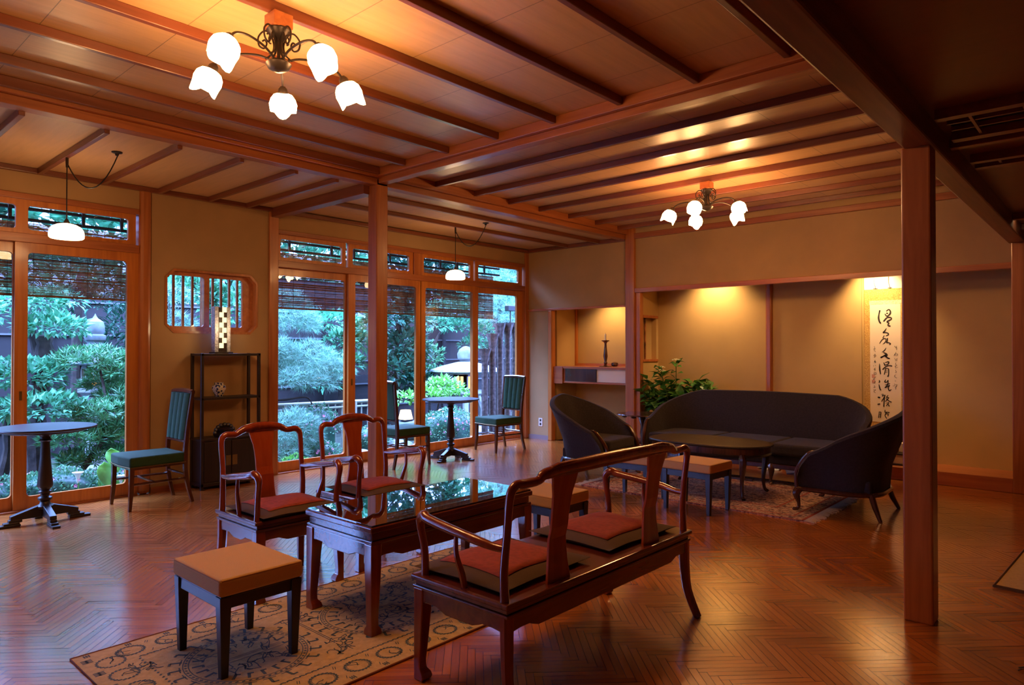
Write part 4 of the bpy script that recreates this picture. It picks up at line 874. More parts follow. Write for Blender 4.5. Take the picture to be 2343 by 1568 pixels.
for i,cx in enumerate((1.36,1.98,2.60)):
    cy=2.67
    for r_ in (.215,.235): arcl(cx,cy,r_,.004)
    beads(cx,cy,.227,60,.006,.0045)
    for k in range(22):
        an=2*PI*k/22
        for r_,l in ((.265,.022),(.185,.020)):
            quad(cx+r_*math.cos(an),cy+r_*math.sin(an),l,.006,an); q_=r_+l*(1 if r_>.2 else -1)
            quad(cx+q_*math.cos(an+.035),cy+q_*math.sin(an+.035),.012,.005,an+PI/2)
        arcl(cx,cy,.246,.005,an-.1,an+.1,3)
    for yy in (.012,-.012,.024): quad(cx,cy+yy,.155,.0016,0)
    for k in range(26): squig(cx+rr.uniform(-.12,.12),cy+rr.choice((-1,1))*rr.uniform(.05,.12),.03,8)
    for dx,dy in ((-.31,.2),(.31,.2),(-.31,-.2),(.31,-.2)):
        for k in range(5): squig(cx+dx+rr.uniform(-.04,.04),cy+dy+rr.uniform(-.04,.04),.028,8)
    quad(cx+.31,cy,.002,.16,0); quad(cx+.32,cy,.002,.16,0)
pt.build('blue_pattern',P('slate_blue_wool',(.09,.12,.13),.95),t)
# patterned carpet
cm,nt,b=newmat('persian_pile'); N=nt.nodes.new; L=nt.links.new
tc=N('ShaderNodeTexCoord'); v1=N('ShaderNodeTexVoronoi'); v1.inputs['Scale'].default_value=26; v2=N('ShaderNodeTexNoise'); v2.inputs['Scale'].default_value=55; v2.inputs['Detail'].default_value=6
for v in (v1,v2): L(tc.outputs['Object'],v.inputs['Vector'])
r1=N('ShaderNodeValToRGB'); el=r1.color_ramp.elements; el[0].color=(.52,.31,.19,1); el[1].color=(.05,.02,.03,1); el[1].position=.62
x_=el.new(.28); x_.color=(.30,.075,.03,1); x_=el.new(.44); x_.color=(.66,.46,.3,1)
L(v1.outputs['Distance'],r1.inputs[0])
r2=N('ShaderNodeValToRGB'); r2.color_ramp.elements[0].position=.42; r2.color_ramp.elements[1].position=.6; r2.color_ramp.elements[0].color=(.12,.04,.05,1); r2.color_ramp.elements[1].color=(.60,.42,.28,1); L(v2.outputs[0],r2.inputs[0])
mx=N('ShaderNodeMix'); mx.data_type='RGBA'; mx.inputs[0].default_value=.5; L(r1.outputs[0],mx.inputs[6]); L(r2.outputs[0],mx.inputs[7]); L(mx.outputs[2],b.inputs['Base Color']); b.inputs['Roughness'].default_value=.95
t=thing('persian_carpet','red and cream patterned carpet with fringe under the oval table','carpet',(0,0,0))
px0,px1,py0,py1=5.12,6.55,1.76,3.75
MB().box((px0,py0,0),(px1,py1,.008)).build('pile',cm,t,bevel=.002)
m=MB()
for i,(a,c_) in enumerate(((.0,.018),(.10,.112),(.30,.315))):
    m.box((px0+a,py0+a,.008),(px1-a,py0+c_,.0088)); m.box((px0+a,py1-c_,.008),(px1-a,py1-a,.0088)); m.box((px0+a,py0+a,.008),(px0+c_,py1-a,.0088)); m.box((px1-c_,py0+a,.008),(px1-a,py1-a,.0088))
m.build('border_stripe',P('brick_red_wool',(.30,.05,.025),.95),t)
m=MB()
for i in range(90):
    x=px0+.01+(px1-px0-.02)*i/89
    for y,s in ((py0,-1),(py1,1)):
        l=rr.uniform(.06,.10); d=rr.uniform(-.02,.02); m.tube([(x,y,.005),(x+d*.5,y+s*l*.5,.008),(x+d,y+s*l,.003)],.004,4)
f=m.build('fringe',P('cream_fringe',(.55,.45,.3),.95),t); f['kind']='stuff'
# mats at the right edge
t=thing('entrance_mat','plain tan mat with bound edge cut off by the right picture edge','mat',(4.38,.53,0),R(-3))
MB().box((0,-1.6,0),(1.7,0,.012)).build('weave',P('tan_mat',(.62,.42,.20),.95,noise=.08,nscale=60,bump=.3),t,bevel=.003)
MB().tube([(0,-1.6,.009),(1.7,-1.6,.009),(1.7,0,.009),(0,0,.009)],.009,6,closed=True).build('bound_edge',P('brown_binding',(.22,.11,.06),.9),t,smooth=True)
t=thing('tasselled_cloth','corner of a cloth with a tassel at the lower right','cloth',(3.38,.24,0),R(-10))
MB().box((0,-.8,0),(.5,0,.008)).build('cloth',P('olive_mat',(.22,.15,.07),.95),t,bevel=.002)
m=MB()
for i in range(16):
    a=R(150+rr.uniform(-28,28)); l=rr.uniform(.07,.12); m.tube([(-.0,.0,.01),(l*.5*math.cos(a),l*.5*math.sin(a),.018),(l*math.cos(a),l*math.sin(a),.004)],.0025,4)
m.build('tassel',P('grey_tassel',(.16,.11,.08),.95),t)
# ================================================================ HYDRANGEA
def leafquads(m,c,n_,s,up=.4,rnd=random,fold=.25,asp=.5):
    """one pointed leaf: 6 verts folded along its rib"""
    d=Vector((rnd.uniform(-1,1),rnd.uniform(-1,1),rnd.uniform(-.7,up+.3)))+n_*1.2; d.normalize()
    side=d.cross(Vector((rnd.uniform(-.4,.4),rnd.uniform(-.4,.4),1))).normalized(); nn=side.cross(d)
    c=Vector(c); w_=s*asp*.5; tip=c+d*s-nn*s*.12; mid=c+d*s*.45
    m.add([c,mid+side*w_+nn*s*fold*.3,tip,mid-side*w_+nn*s*fold*.3,mid-nn*.0],[(0,1,4),(1,2,4),(0,4,3),(4,2,3)])
rp=random.Random(21)
t=thing('potted_hydrangea','leafy hydrangea with pale flower heads behind the sofa','plant',(7.56,4.10,.12))
MB().lathe([(0,0),(.09,0),(.10,.02),(.125,.20),(.13,.21),(.12,.215),(.11,.19),(0,.18)],n=24).build('pot',M['mahog'],t,smooth=True)
stems=MB(); lf=MB(); heads=[]
tips=[(.0,.0,.99,1),(-.05,.36,.74,1),(-.10,.16,.86,1),(-.0,.22,.90,1),(0,-.20,.74,0),(-.05,-.38,.74,0),(-.1,-.5,.66,0),(0,-.28,.78,0),(-.15,.3,.55,0),(-.15,.05,.62,0),(.08,.10,.70,0),(-.1,-.55,.60,0),(-.02,-.46,.70,0),(.05,-.1,.66,0),(-.12,.26,.66,0),(-.16,.36,.60,0),(-.18,.0,.50,0),(-.2,.18,.50,0),(-.12,-.12,.58,0),(.1,-.32,.62,0),(-.1,-.42,.60,0),(-.05,.42,.55,0),(-.2,.08,.42,0)]
for x,y,z,fl in tips:
    p=smooth_path([(0,0,.18),(x*.4,y*.35,z*.5),(x,y,z)],6); stems.tube(p,lerpn([.008,.006,.004],6),5)
    for k,q in enumerate(p):
        if k<4: continue
        for j in range(4 if not fl or k>8 else 3): leafquads(lf,q+Vector((rp.uniform(-.02,.02),)*3),Vector((rp.uniform(-1,1),rp.uniform(-1,1),.1)),rp.uniform(.12,.18) if z<.9 else rp.uniform(.09,.13),rnd=rp,asp=.62)
    if fl: heads.append(p[-1])
stems.build('stems',P('green_stem',(.10,.16,.04),.6),t,smooth=True); lf.build('leaves',M['plantleaf'],t)
for h in heads:
    m=MB()
    for i in range(60):
        a=rp.uniform(0,6.28); r_=math.sqrt(rp.random())*.062; z=.02*(1-(r_/.062)**2)
        c_=h+Vector((r_*math.cos(a),r_*math.sin(a),.01+z)); s_=.009
        m.add([c_+Vector(k) for k in ((s_,0,rp.uniform(0,.006)),(0,s_,0),(-s_,0,rp.uniform(0,.006)),(0,-s_,0))],[(0,1,2,3)])
    m.build('flower_head',M['wpetal'],t)
# ================================================================ OUTSIDE
GZ=-.18
tag(MB().box((-6,FY+.12,GZ-.1),(18,22,GZ)).build('garden_ground',M['soil']),'mossy dark garden ground outside the glass doors','ground',kind='structure')
# reed blinds and the eave trellis they hang from
def blind(x0,x1,label,z0=1.695,z1=2.275,y=6.62):
    t=thing('reed_blind',label,'blind',(0,0,0),0,'reed blinds hanging outside the glass doors')
    m=MB(); rr=random.Random(int(x0*100)); z=z0; 
    while z<z1:
        h=rr.uniform(.0048,.0078); dz=rr.uniform(-.0012,.0012)
        m.box((x0,y-.002,z),(x1,y+.002,z+h)); z+=rr.uniform(.0070,.0092)
    s=m.build('slats',M['reed'],t)
    m=MB(); x=x0+.06
    while x<x1: m.box((x-.001,y-.0035,z0-.005),(x+.001,y+.0035,z1+.02)); x+=.13
    m.build('binding_thread',M['cord'],t)
    MB().box((x0,y-.006,z0-.012),(x1,y+.006,z0+.006)).build('bottom_batten',M['reed'],t)
blind(-2.3,-.05,'reed blind outside the doors beyond the left picture edge'); blind(0.0,1.47,'reed blind outside the leftmost visible glass door'); blind(1.475,2.50,'reed blind outside the door beside the left wall post')
blind(3.55,5.55,'long reed blind outside the doors behind the central upright'); blind(5.57,6.97,'reed blind outside the doors at the far round table')
t=thing('eave_trellis','dark eave trellis outside carrying the reed blinds','trellis',(0,0,0))
for z in (2.315,2.405,2.50): MB().box((-2.4,6.66,z-.011),(7.15,6.70,z+.011)).build('rail',M['fence'],t)
x=-2.2
i=0
while x<7.1: MB().box((x-.012,6.64,2.30),(x+.012,6.66,2.56)).build('strut',M['fence'],t); x+=(.30,.52)[i%2]; i+=1
for x in (1.62,1.86,): pass
tag(MB().box((1.66,6.80,GZ),(1.78,6.92,2.9)).build('eave_post',M['log']),'dark outer eave post behind the left reed blind','post') if 0 else None
# roof overhang so the sky reaches the garden but not the room
MB().box((-2.6,FY+.1,2.86),(8.2,FY+.55,2.92)).build('ceiling',M['fence'],kind='structure')
# ---- foliage
def blob(m,c,r,n,leaf,rnd,kind='leaf',shell=.75,asp=.5,low=-.5):
    c=Vector(c)
    for i in range(n):
        while True:
            d=Vector((rnd.gauss(0,1),rnd.gauss(0,1),rnd.gauss(0,1))).normalized()
            if d.z>low: break
        k=shell+(1-shell)*rnd.random()**.6 if rnd.random()<.8 else rnd.uniform(.3,.9)
        k*=1+.12*math.sin(7*d.x+3*c.x)*math.cos(6*d.z+c.z)
        p=c+Vector((d.x*r[0],d.y*r[1],d.z*r[2]))*k; nrm=Vector((d.x/r[0],d.y/r[1],d.z/r[2])).normalized()
        if kind=='leaf': leafquads(m,p,nrm*.8+Vector((0,0,.2)),leaf*rnd.uniform(.7,1.25),rnd=rnd,asp=asp)
        elif kind=='needle':   # a tuft of fine needles
            up=(nrm+Vector((rnd.uniform(-.4,.4),rnd.uniform(-.4,.4),.5))).normalized()
            a=up.orthogonal().normalized(); b_=up.cross(a)
            for k2 in range(9):
                an=2*PI*k2/9+rnd.random(); e=(up*rnd.uniform(.25,1)+(a*math.cos(an)+b_*math.sin(an))*.8).normalized()*leaf*rnd.uniform(.7,1.1)
                w_=e.cross(up).normalized()*leaf*.022
                m.add([p-w_,p+w_,p+e],[(0,1,2)])
        else:    # strap leaves in a rosette
            up=(nrm*.6+Vector((rnd.uniform(-.5,.5),rnd.uniform(-.5,.5),.7))).normalized(); a=up.orthogonal().normalized(); b_=up.cross(a)
            for k2 in range(7):
                an=2*PI*k2/7+rnd.random(); e=(up*.6+(a*math.cos(an)+b_*math.sin(an))*.8).normalized()*leaf*rnd.uniform(.7,1.1)
                w_=e.cross(up).normalized()*leaf*.07
                m.add([p,p+e*.5+w_,p+e,p+e*.5-w_],[(0,1,2,3)])
def plant(name,label,cat,blobs,mat,leaf,kind='leaf',trunk=None,group=None,seed=1,asp=.5,tmat='bark'):
    """blobs: (centre, radii, count); trunk: list of (path, radii)"""
    rnd=random.Random(seed); base=(blobs[0][0][0],blobs[0][0][1],GZ)
    t=thing(name,label,cat,base,0,group); off=Vector(base)
    m=MB()
    for c,r,n in blobs: blob(m,Vector(c)-off,r,n,leaf,rnd,kind,asp=asp)
    m.build('foliage',M[mat],t)
    # dark inner mass of twigs keeps the crown from being see-through
    if trunk:
        for path,rad in trunk:
            p=smooth_path([Vector(q)-off for q in path],5); rd=lerpn(rad,5)
            rd=[r_*(1+.12*math.sin(i*2.3)) for i,r_ in enumerate(rd)]
            MB().tube(p,rd,9).build('trunk' if rad[0]>.03 else 'branch',M[tmat],t,smooth=True)
    return t
plant('cloud_pruned_tree','broadleaf tree clipped into layered pads outside the left glass door','tree',
 [((2.10,8.3,1.47),(.30,.30,.13),520),((1.80,8.0,.98),(.34,.30,.17),620),((1.86,7.7,.69),(.36,.30,.13),560),((1.92,8.5,1.74),(.34,.3,.13),480),((1.35,8.2,1.6),(.35,.3,.15),300),((1.2,8.0,1.1),(.3,.3,.2),300),((2.25,8.9,1.80),(.3,.3,.12),200)],
 'leafA',.085,trunk=[([(1.98,8.35,-.2),(1.96,8.35,.6),(2.03,8.33,1.1),(2.02,8.3,1.4)],[.13,.10,.09,.07]),([(1.55,8.0,-.2),(1.66,8.0,.3),(1.60,8.0,.8)],[.05,.045,.03]),([(2.0,8.4,1.2),(1.9,8.5,1.65)],[.05,.03])],seed=2)
plant('podocarpus_tree','narrow-leaved tree with spreading tiers before the stone lantern','tree',
 [((2.40,8.0,1.14),(.38,.28,.13),260),((2.62,7.9,1.02),(.28,.25,.10),130),((2.60,8.3,.88),(.24,.18,.10),150),((2.78,8.25,.62),(.22,.18,.12),130),((2.35,7.6,.62),(.34,.25,.12),210),((2.15,7.55,.40),(.36,.25,.14),230),((2.50,7.55,.42),(.25,.22,.16),180),((2.62,7.8,.78),(.25,.25,.11),140),((2.3,7.5,.2),(.36,.22,.10),180)],
 'podo',.10,'strap',trunk=[([(2.04,7.35,-.18),(2.08,7.35,.06),(2.18,7.4,.20),(2.33,7.45,.40),(2.55,7.55,.62),(2.75,7.8,1.0)],[.035,.028,.03,.028,.022,.015]),([(2.33,7.45,.40),(2.40,7.7,.8),(2.42,7.95,1.1)],[.02,.015,.01])],seed=3)
plant('evergreen_tree','dark evergreen rising behind the stone lantern','tree',
 [((2.95,9.6,1.85),(.45,.3,.22),420),((3.25,9.5,1.55),(.35,.3,.25),380),((2.65,9.6,2.1),(.5,.3,.25),360),((3.0,9.6,1.2),(.3,.2,.3),260)],'leafB',.10,trunk=[([(2.75,9.75,-.2),(2.7,9.7,1.0),(2.75,9.7,2.2)],[.07,.06,.05])],seed=4,asp=.35)
plant('garden_tree','broadleaf tree seen through the eight-sided window','tree',
 [((4.15,8.5,1.75),(.40,.3,.30),620),((3.65,8.6,1.95),(.35,.3,.25),420),((4.2,8.6,2.2),(.5,.3,.2),300),((3.9,8.9,1.2),(.5,.3,.3),420)],'leafA',.11,trunk=[([(3.95,8.7,-.2),(3.98,8.7,1.0),(3.9,8.6,2.2)],[.06,.05,.04])],seed=5)
plant('garden_pine','small pine tuft seen through the left pane of the eight-sided window','pine',[((3.08,7.8,1.52),(.25,.2,.14),90),((3.15,8.1,1.85),(.25,.2,.16),90),((3.3,8.0,1.2),(.3,.2,.15),90)],'needle',.13,'needle',trunk=[([(3.3,8.1,-.2),(3.25,8.1,.9),(3.1,8.0,1.9)],[.05,.04,.02])],seed=6)
pine=[((4.80,8.5,1.72),(.50,.35,.34),430),((5.1,8.6,1.62),(.32,.3,.22),190),((4.50,8.3,1.20),(.40,.3,.24),330),((5.0,8.25,1.08),(.52,.32,.28),500),((5.40,8.2,.95),(.30,.25,.17),220),((4.7,8.1,.86),(.35,.3,.2),260),((5.1,8.1,.80),(.3,.25,.16),160)]
plant('japanese_pine','big soft blue-green pine filling the pane left of the central upright','pine',pine,'needle',.125,'needle',trunk=[([(4.2,8.6,-.2),(4.3,8.55,.6),(4.6,8.5,1.0),(4.6,8.5,1.6)],[.09,.075,.06,.04]),([(4.3,8.4,.66),(4.6,8.2,.60),(4.95,8.15,.62),(5.05,8.15,.52)],[.02,.016,.012,.008]),([(4.5,8.3,.95),(4.9,8.2,.82),(5.35,8.1,.80),(5.62,8.05,.84)],[.035,.03,.022,.016])],seed=7)
plant('japanese_pine','low feathery pine just outside the glass behind the armchairs','pine',[((4.28,7.4,.26),(.40,.30,.26),520),((4.15,7.3,.05),(.36,.25,.2),260)],'needle',.12,'needle',trunk=[([(4.2,7.5,-.2),(4.3,7.4,.1),(4.50,7.25,.22)],[.04,.03,.025])],seed=8)
def azalea(label,c,r,n,seed,fl=30,mat='azal'):
    rnd=random.Random(seed); t=thing('azalea_bush',label,'shrub',(c[0],c[1],GZ),0,'clipped azalea mounds in the garden')
    m=MB(); blob(m,(0,0,c[2]-GZ),r,n,.034,rnd,asp=.6,low=-.2); m.build('foliage',M[mat],t)
    core=MB(); rings=[]
    for i in range(7):
        a=-.2+1.7*i/6; rings.append([(r[0]*.8*math.cos(a)*math.cos(2*PI*j/14),r[1]*.8*math.cos(a)*math.sin(2*PI*j/14),c[2]-GZ+r[2]*.85*math.sin(a)) for j in range(14)])
    core.loft([[(x,y,0) for x,y,z in rings[0]]]+rings).build('twigs',M['leafB'],t,smooth=True)
    if fl:
        m=MB()
        for i in range(fl):
            d=Vector((rnd.gauss(0,1),-abs(rnd.gauss(0,1)),abs(rnd.gauss(0,1)))).normalized(); p=Vector((d.x*r[0],d.y*r[1],c[2]-GZ+d.z*r[2]))*1.0
            for k in range(5):
                a=2*PI*k/5; s_=.017; e1=d.orthogonal().normalized(); e2=d.cross(e1)
                m.add([p,p+(e1*math.cos(a-.4)+e2*math.sin(a-.4))*s_+d*.006,p+(e1*math.cos(a+.4)+e2*math.sin(a+.4))*s_+d*.006],[(0,1,2)])
        m.build('blossoms',M['petal'],t)
azalea('flowering azalea mound in front of the bamboo rail',(5.14,8.2,.18),(.34,.3,.32),1500,11,46)
azalea('low azalea mound behind the right carved armchair',(4.62,7.25,-.04),(.25,.22,.19),900,12,10)
azalea('small azalea mound at the foot of the window post',(4.08,6.95,-.10),(.19,.16,.17),700,13,0,'leafC')
azalea('wide azalea mound behind the far round table',(6.85,7.45,.06),(.55,.35,.33),2600,14,60)
azalea('low azalea bed at the left edge of the garden',(1.15,7.0,.0),(.45,.3,.25),1500,15,14)
azalea('low azalea bed outside the left round table',(1.78,7.05,-.02),(.42,.28,.22),1500,16,12)
azalea('dark azalea bed beside the white calla lilies',(2.45,7.15,-.02),(.42,.3,.20),1200,17,8)
azalea('azalea mound beyond the bamboo rail seen by the central upright',(5.9,8.0,-.02),(.35,.3,.2),900,18,12)
plant('camellia_tree','glossy broadleaf tree behind the pine','tree',[((6.55,10.0,1.70),(.50,.3,.16),260),((6.9,10.0,1.38),(.45,.3,.20),300),((7.25,9.8,1.62),(.3,.3,.2),200),((6.7,9.9,1.02),(.45,.3,.16),220),((6.35,9.9,.75),(.4,.3,.25),160)],'leafA',.15,trunk=[([(6.8,10.1,-.2),(6.85,10.1,.9),(6.8,10,1.7)],[.06,.05,.03])],seed=21)
plant('camellia_tree','dense dark tree directly right of the central upright','tree',[((7.35,9.5,1.80),(.40,.3,.16),340),((7.75,9.5,1.3),(.45,.35,.30),520),((7.5,9.4,.85),(.45,.35,.30),520),((7.95,9.4,.60),(.35,.3,.28),360),((7.9,9.4,1.75),(.3,.3,.15),160)],'leafB',.15,trunk=[([(7.6,9.6,-.2),(7.65,9.6,.9),(7.6,9.5,1.8)],[.07,.06,.03])],seed=22)
plant('maple_tree','light green spreading tree above the flat-roofed stone lantern','tree',[((9.2,10.0,2.02),(.50,.35,.20),420),((9.5,10.0,1.72),(.42,.3,.18),340),((8.95,10.0,1.72),(.30,.3,.14),200),((9.85,10.1,1.9),(.4,.3,.35),380),((10.1,9.9,1.55),(.25,.25,.3),260),((9.75,9.8,1.35),(.3,.25,.15),200)],'leafA',.10,trunk=[([(8.85,10.1,-.2),(8.9,10.1,1.2),(9.3,10,1.9)],[.035,.03,.02])],seed=23)
plant('bright_shrub','bright yellow-green shrub behind the far round table','shrub',[((7.30,8.0,.66),(.36,.25,.14),260),((7.0,8.0,.54),(.25,.2,.10),120),((7.55,8.0,.52),(.28,.2,.10),140),((6.62,8.1,.50),(.22,.2,.10),110)],'leafC',.095,trunk=[([(7.3,8.1,-.2),(7.25,8.1,.3),(7.3,8.0,.6)],[.015,.012,.01])],seed=24)
plant('garden_tree','dark mid-height tree between lantern and central upright','tree',[((8.3,9.7,1.15),(.45,.3,.25),420),((8.05,9.3,.45),(.35,.3,.2),260),((8.4,9.5,.75),(.35,.3,.2),260)],'podo',.09,trunk=[([(8.3,9.8,-.2),(8.3,9.8,1.0)],[.04,.03])],seed=25)
plant('tall_pine','tall pale pine beyond the brushwood posts','pine',[((9.9,9.3,2.6),(.8,.5,.5),620),((10.4,9.3,2.1),(.6,.5,.4),380),((9.7,9.0,1.95),(.45,.4,.35),260),((10.6,9.4,1.5),(.5,.4,.4),200)],'needle',.14,'needle',trunk=[([(10.3,9.6,-.2),(10.2,9.5,1.2),(10.1,9.4,2.6)],[.1,.08,.05])],seed=26)
# tall hedge closing the view behind the board fence
for i,(x,y,mt) in enumerate(((-1.0,11.6,'leafB'),(1.2,11.8,'leafB'),(3.4,11.7,'leafA'),(5.6,12.4,'leafB'),(7.9,12.6,'leafA'),(10.2,12.4,'leafB'),(12.3,12.2,'leafA'),(14.6,12.3,'leafB'))):
    plant('hedge_tree',['tall evergreen beyond the fence, out past the left picture edge','tall evergreen beyond the fence, seen through the leftmost transom','tall leafy tree beyond the fence, between the left door and the eight-sided window','tall evergreen beyond the fence, above the big pine','tall leafy tree beyond the fence, behind the central upright','tall evergreen beyond the fence, above the far pendant lamp','tall leafy tree beyond the fence, behind the brushwood posts','tall evergreen beyond the fence, in the far right window corner'][i],'tree',
      [((x,y,2.9),(1.3,.7,.9),1100),((x+.6,y,3.9),(1.2,.7,.8),800),((x-.4,y-.1,2.1),(1.2,.6,.5),600)],mt,.24,trunk=[([(x,y+.1,-.2),(x,y+.1,3)],[.12,.08])],seed=40+i,group='tall trees beyond the board fence')
# board fence with rails
t=thing('board_fence','dark board fence with pale rails closing the garden','fence',(0,0,0))
MB().box((-3,10.6,GZ),(16,10.64,1.95)).build('boards',M['fence'],t)
m=MB(); 
for z in (.2,.62,1.05,1.45,1.9): m.box((-3,10.57,z-.012),(16,10.6,z+.012))
m.build('rails',P('grey_rail',(.10,.10,.11),.7),t)
x=-3
while x<16: MB().box((x,10.54,GZ),(x+.07,10.61,2.0)).build('post',M['fence'],t); x+=1.4
# garden house with lit lattice
t=thing('garden_house','dark wooden outbuilding with warm lattice windows behind the trees','building',(0,0,0))
MB().box((5.9,11.0,GZ),(8.6,12.0,2.5)).build('wall',M['fence'],t)
wl_=EMIT('warm_window_light',(1,.5,.18),.55)
for x0,x1,z0,z1 in ((7.20,7.52,1.44,1.74),(6.72,7.0,1.25,1.42),(8.0,8.3,1.35,1.7)):
    MB().box((x0,10.975,z0),(x1,10.985,z1)).build('window',wl_,t)
    m=MB(); n=int((x1-x0)/.045)
    for i in range(n+1): m.box((x0+i*(x1-x0)/n-.006,10.955,z0),(x0+i*(x1-x0)/n+.006,10.97,z1))
    n=int((z1-z0)/.05)
    for i in range(n+1): m.box((x0,10.95,z0+i*(z1-z0)/n-.006),(x1,10.96,z0+i*(z1-z0)/n+.006))
    m.build('lattice',M['fence'],t)
# stone lanterns
t=thing('stone_lantern','tall stone lantern with onion finial outside the left glass door','lantern',(2.70,9.0,GZ))
MB().lathe([(0,1.86),(.012,1.83),(.03,1.80),(.085,1.76),(.098,1.71),(.098,1.65),(.085,1.615),(.088,1.61),(.112,1.60),(.114,1.575),(.104,1.545),(.08,1.53),(.08,1.50),(0,1.50)][::-1],n=28).build('finial',M['stone'],t,smooth=True)
MB().lathe([(0,1.25),(.27,1.25),(.30,1.27),(.28,1.30),(.15,1.42),(.10,1.50),(0,1.50)],n=6).build('roof',M['stone'],t,bevel=.01)
m=MB()
for a in range(4):
    Q=Matrix.Rotation(a*PI/2,4,'Z'); m.box((.09,-.12,.98),(.12,-.07,1.25),0,Q).box((.09,.07,.98),(.12,.12,1.25),0,Q).box((.09,-.12,.98),(.12,.12,1.02),0,Q).box((.09,-.12,1.21),(.12,.12,1.25),0,Q)
m.build('light_box',M['stone2'],t)
MB().box((-.04,-.04,1.02),(.04,.04,1.16)).build('flame_paper',EMIT('lantern_flame',(1,.42,.1),.5),t)
MB().lathe([(0,.90),(.13,.90),(.18,.94),(.18,.98),(0,.98)],n=6).lathe([(0,0),(.17,0),(.17,.06),(.10,.10),(.085,.5),(.11,.88),(0,.90)],n=20).build('pillar_and_base',M['stone2'],t,smooth=True)
t=thing('stone_lantern','broad flat-roofed stone lantern with lit paper window behind the far table','lantern',(8.75,9.0,GZ))
MB().lathe([(0,.98),(.60,1.00),(.68,1.04),(.66,1.075),(.45,1.14),(.2,1.20),(.06,1.23),(0,1.23)],n=12).build('roof',M['stone2'],t,smooth=True)
MB().lathe([(0,1.20),(.09,1.21),(.15,1.27),(.16,1.36),(.12,1.44),(.05,1.49),(0,1.50)],n=18).build('finial',M['stone'],t,smooth=True)
m=MB()
for a in range(4):
    Q=Matrix.Rotation(a*PI/2,4,'Z'); m.box((.13,-.16,.70),(.16,-.10,.98),0,Q).box((.13,.10,.70),(.16,.16,.98),0,Q).box((.13,-.16,.70),(.16,.16,.735),0,Q).box((.145,-.008,.70),(.155,.008,.98),0,Q).box((.13,-.16,.95),(.16,.16,.98),0,Q)
m.build('light_box',M['mahog'],t)
MB().box((-.125,-.125,.70),(.125,.125,.96)).build('paper_window',EMIT('lit_paper_window',(1,.50,.2),1.5),t)
MB().lathe([(0,.6),(.28,.6),(.33,.64),(.31,.70),(0,.70)],n=10).build('platform',M['stone2'],t,smooth=True)
for a in range(4): 
    c_,s_=math.cos(PI/4+a*PI/2),math.sin(PI/4+a*PI/2); MB().tube([(c_*.2,s_*.2,.62),(c_*.3,s_*.3,.35),(c_*.3,s_*.3,0)],[.06,.055,.07],8).build('leg',M['stone2'],t,smooth=True)
# small lit lamp on a rock
tag(MB().lathe([(0,0),(.20,0),(.24,.06),(.24,.22),(.20,.28),(0,.30)],n=11).build('garden_rock',M['stone'],smooth=True,loc=(7.10,8.6,GZ)),'round grey rock carrying the small lit lamp','rock')
t=thing('path_lamp','small glowing paper lamp on the grey rock','lamp',(7.02,8.6,GZ+.30))
MB().taper((0,0,.02),(.17,.17),(0,0,.17),(.12,.12)).build('lamp_shade',EMIT('path_lamp_paper',(1,.66,.32),4),t,bevel=.008)
MB().box((-.09,-.09,0),(.09,.09,.02)).build('base',M['fence'],t)
for i,(x,y,r_,lb) in enumerate(((3.85,7.1,.14,'flat pale rock at the foot of the window post'),(5.35,7.5,.2,'pale rock in front of the low garden planting, centre'),(6.3,7.9,.22,'pale rock between the azalea mounds'),(8.35,8.4,.25,'pale rock below the flat-roofed lantern'))):
    tag(MB().lathe([(0,0),(r_,0),(r_*1.1,.04),(r_*.9,.09),(r_*.4,.12),(0,.125)],n=9).build('garden_rock',M['stone2'],smooth=True,loc=(x,y,GZ)),lb,'rock')
# bamboo rail
t=thing('bamboo_rail','low pale bamboo rail behind the azalea mound','fence',(0,8.6,0))
m=MB(); m.tube([(4.0,0,.505),(6.5,0,.475)],.025,10).tube([(4.0,0,.43),(6.5,0,.40)],.016,10); m.build('rail',M['bamboo'],t,smooth=True)
x=4.1; k=0
while x<6.5: MB().tube([(x,.0,GZ),(x,0,.50-.012*(x-4))],.030 if k%5==2 else .011,8).build('upright',M['bamboo'],t,smooth=True); x+=.115; k+=1
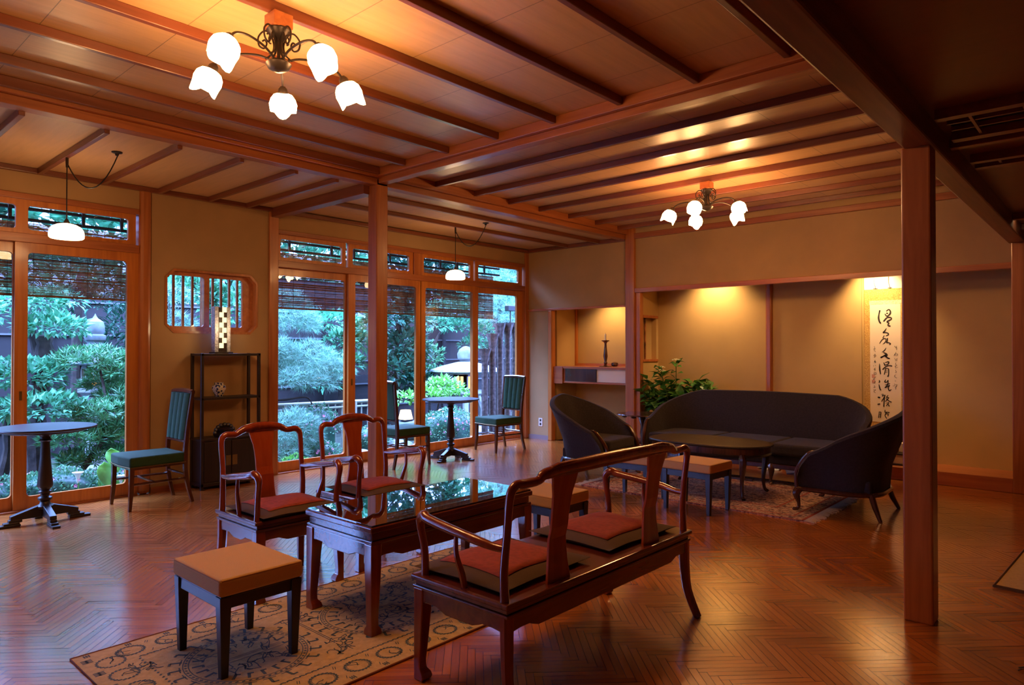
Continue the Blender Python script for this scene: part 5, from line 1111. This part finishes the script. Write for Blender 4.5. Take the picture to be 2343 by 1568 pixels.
# brushwood posts
for i,(x,h) in enumerate(((7.40,1.27),(7.56,1.50),(7.74,1.66),(7.91,1.67),(8.09,1.68),(8.26,1.68))):
    y=7.2; n=14; rings=[]; rnd=random.Random(60+i); ph=[rnd.uniform(.82,1.18) for _ in range(n)]
    for z in [GZ+(h-GZ)*k/14 for k in range(15)]:
        rr_=.047+(.05*max(0,(z-(h-.22))/.22)**1.5 if z>h-.22 else 0); 
        rings.append([(rr_*ph[j]*(1+.06*rnd.uniform(-1,1))*math.cos(2*PI*j/n),rr_*ph[j]*math.sin(2*PI*j/n),z-GZ) for j in range(n)])
    tag(MB().loft(rings).build('brushwood_post',M['log'],smooth=True,loc=(x,y,GZ)),['shortest brushwood post at the left end of the row','second shortest brushwood post in the row','third brushwood post from the left in the row','fourth brushwood post from the left in the row','fifth brushwood post from the left in the row','last brushwood post against the window frame'][i],'post','brushwood posts in the right window corner')
# calla lilies and broad leaves
def calla(label,x,y,h):
    t=thing('calla_lily',label,'flower',(x,y,GZ),0,'white calla lilies outside the left door')
    MB().tube([(0,0,0),(.005,0,h)],[.006,.005],6).build('stem',M['leafC'],t)
    MB().lathe([(.006,h-.01),(.012,h+.03),(.022,h+.06),(.045,h+.085)],n=14).build('flower',M['wpetal'],t,smooth=True,solid=.002)
calla('white calla lily standing left of the broad leaves',1.93,6.86,.27); calla('white calla lily seen between the legs of the green chair',2.29,6.9,.19)
t=thing('broad_leaf_plant','clump of large arrow-shaped leaves behind the green chair','plant',(2.16,6.95,GZ))
rnd=random.Random(5)
for i,(dx,dz,s,tw) in enumerate(((0,.28,.22,.2),(.06,.42,.18,-.5),(-.04,.2,.16,.9),(.12,.16,.18,-.9),(.2,.26,.16,.3))):
    n=9; vs=[]
    for k in range(n):
        u=k/(n-1); hw=s*.38*math.sin(PI*min(1,u*1.02)**.7)+.001; z=dz+s*(.5-u)*1.2; y=-.08*u
        for v in (-1,0,1): vs.append((dx+v*hw*math.cos(tw)+(.03*u),y+v*hw*math.sin(tw)-abs(v)*.02,z))
    fs=[(3*k+a,3*k+a+1,3*k+a+4,3*k+a+3) for k in range(n-1) for a in (0,1)]
    MB().add(vs,fs).build('leaf',M['leafC'],t,smooth=True,solid=.002); MB().tube([(0,.02,0),(dx*.7,.02,dz*.6),(dx,.01,dz+s*.3)],.006,5).build('stalk',M['leafC'],t)
t=thing('garden_floodlight','small dark floodlight on a stake before the pale pine','floodlight',(9.30,8.4,GZ))
MB().tube([(0,0,0),(0,0,2.16)],.012,6).build('stake',M['iron'],t)
MB().box((-.10,-.05,2.14),(.10,.05,2.24)).build('lamp_housing',M['cord'],t,bevel=.01)
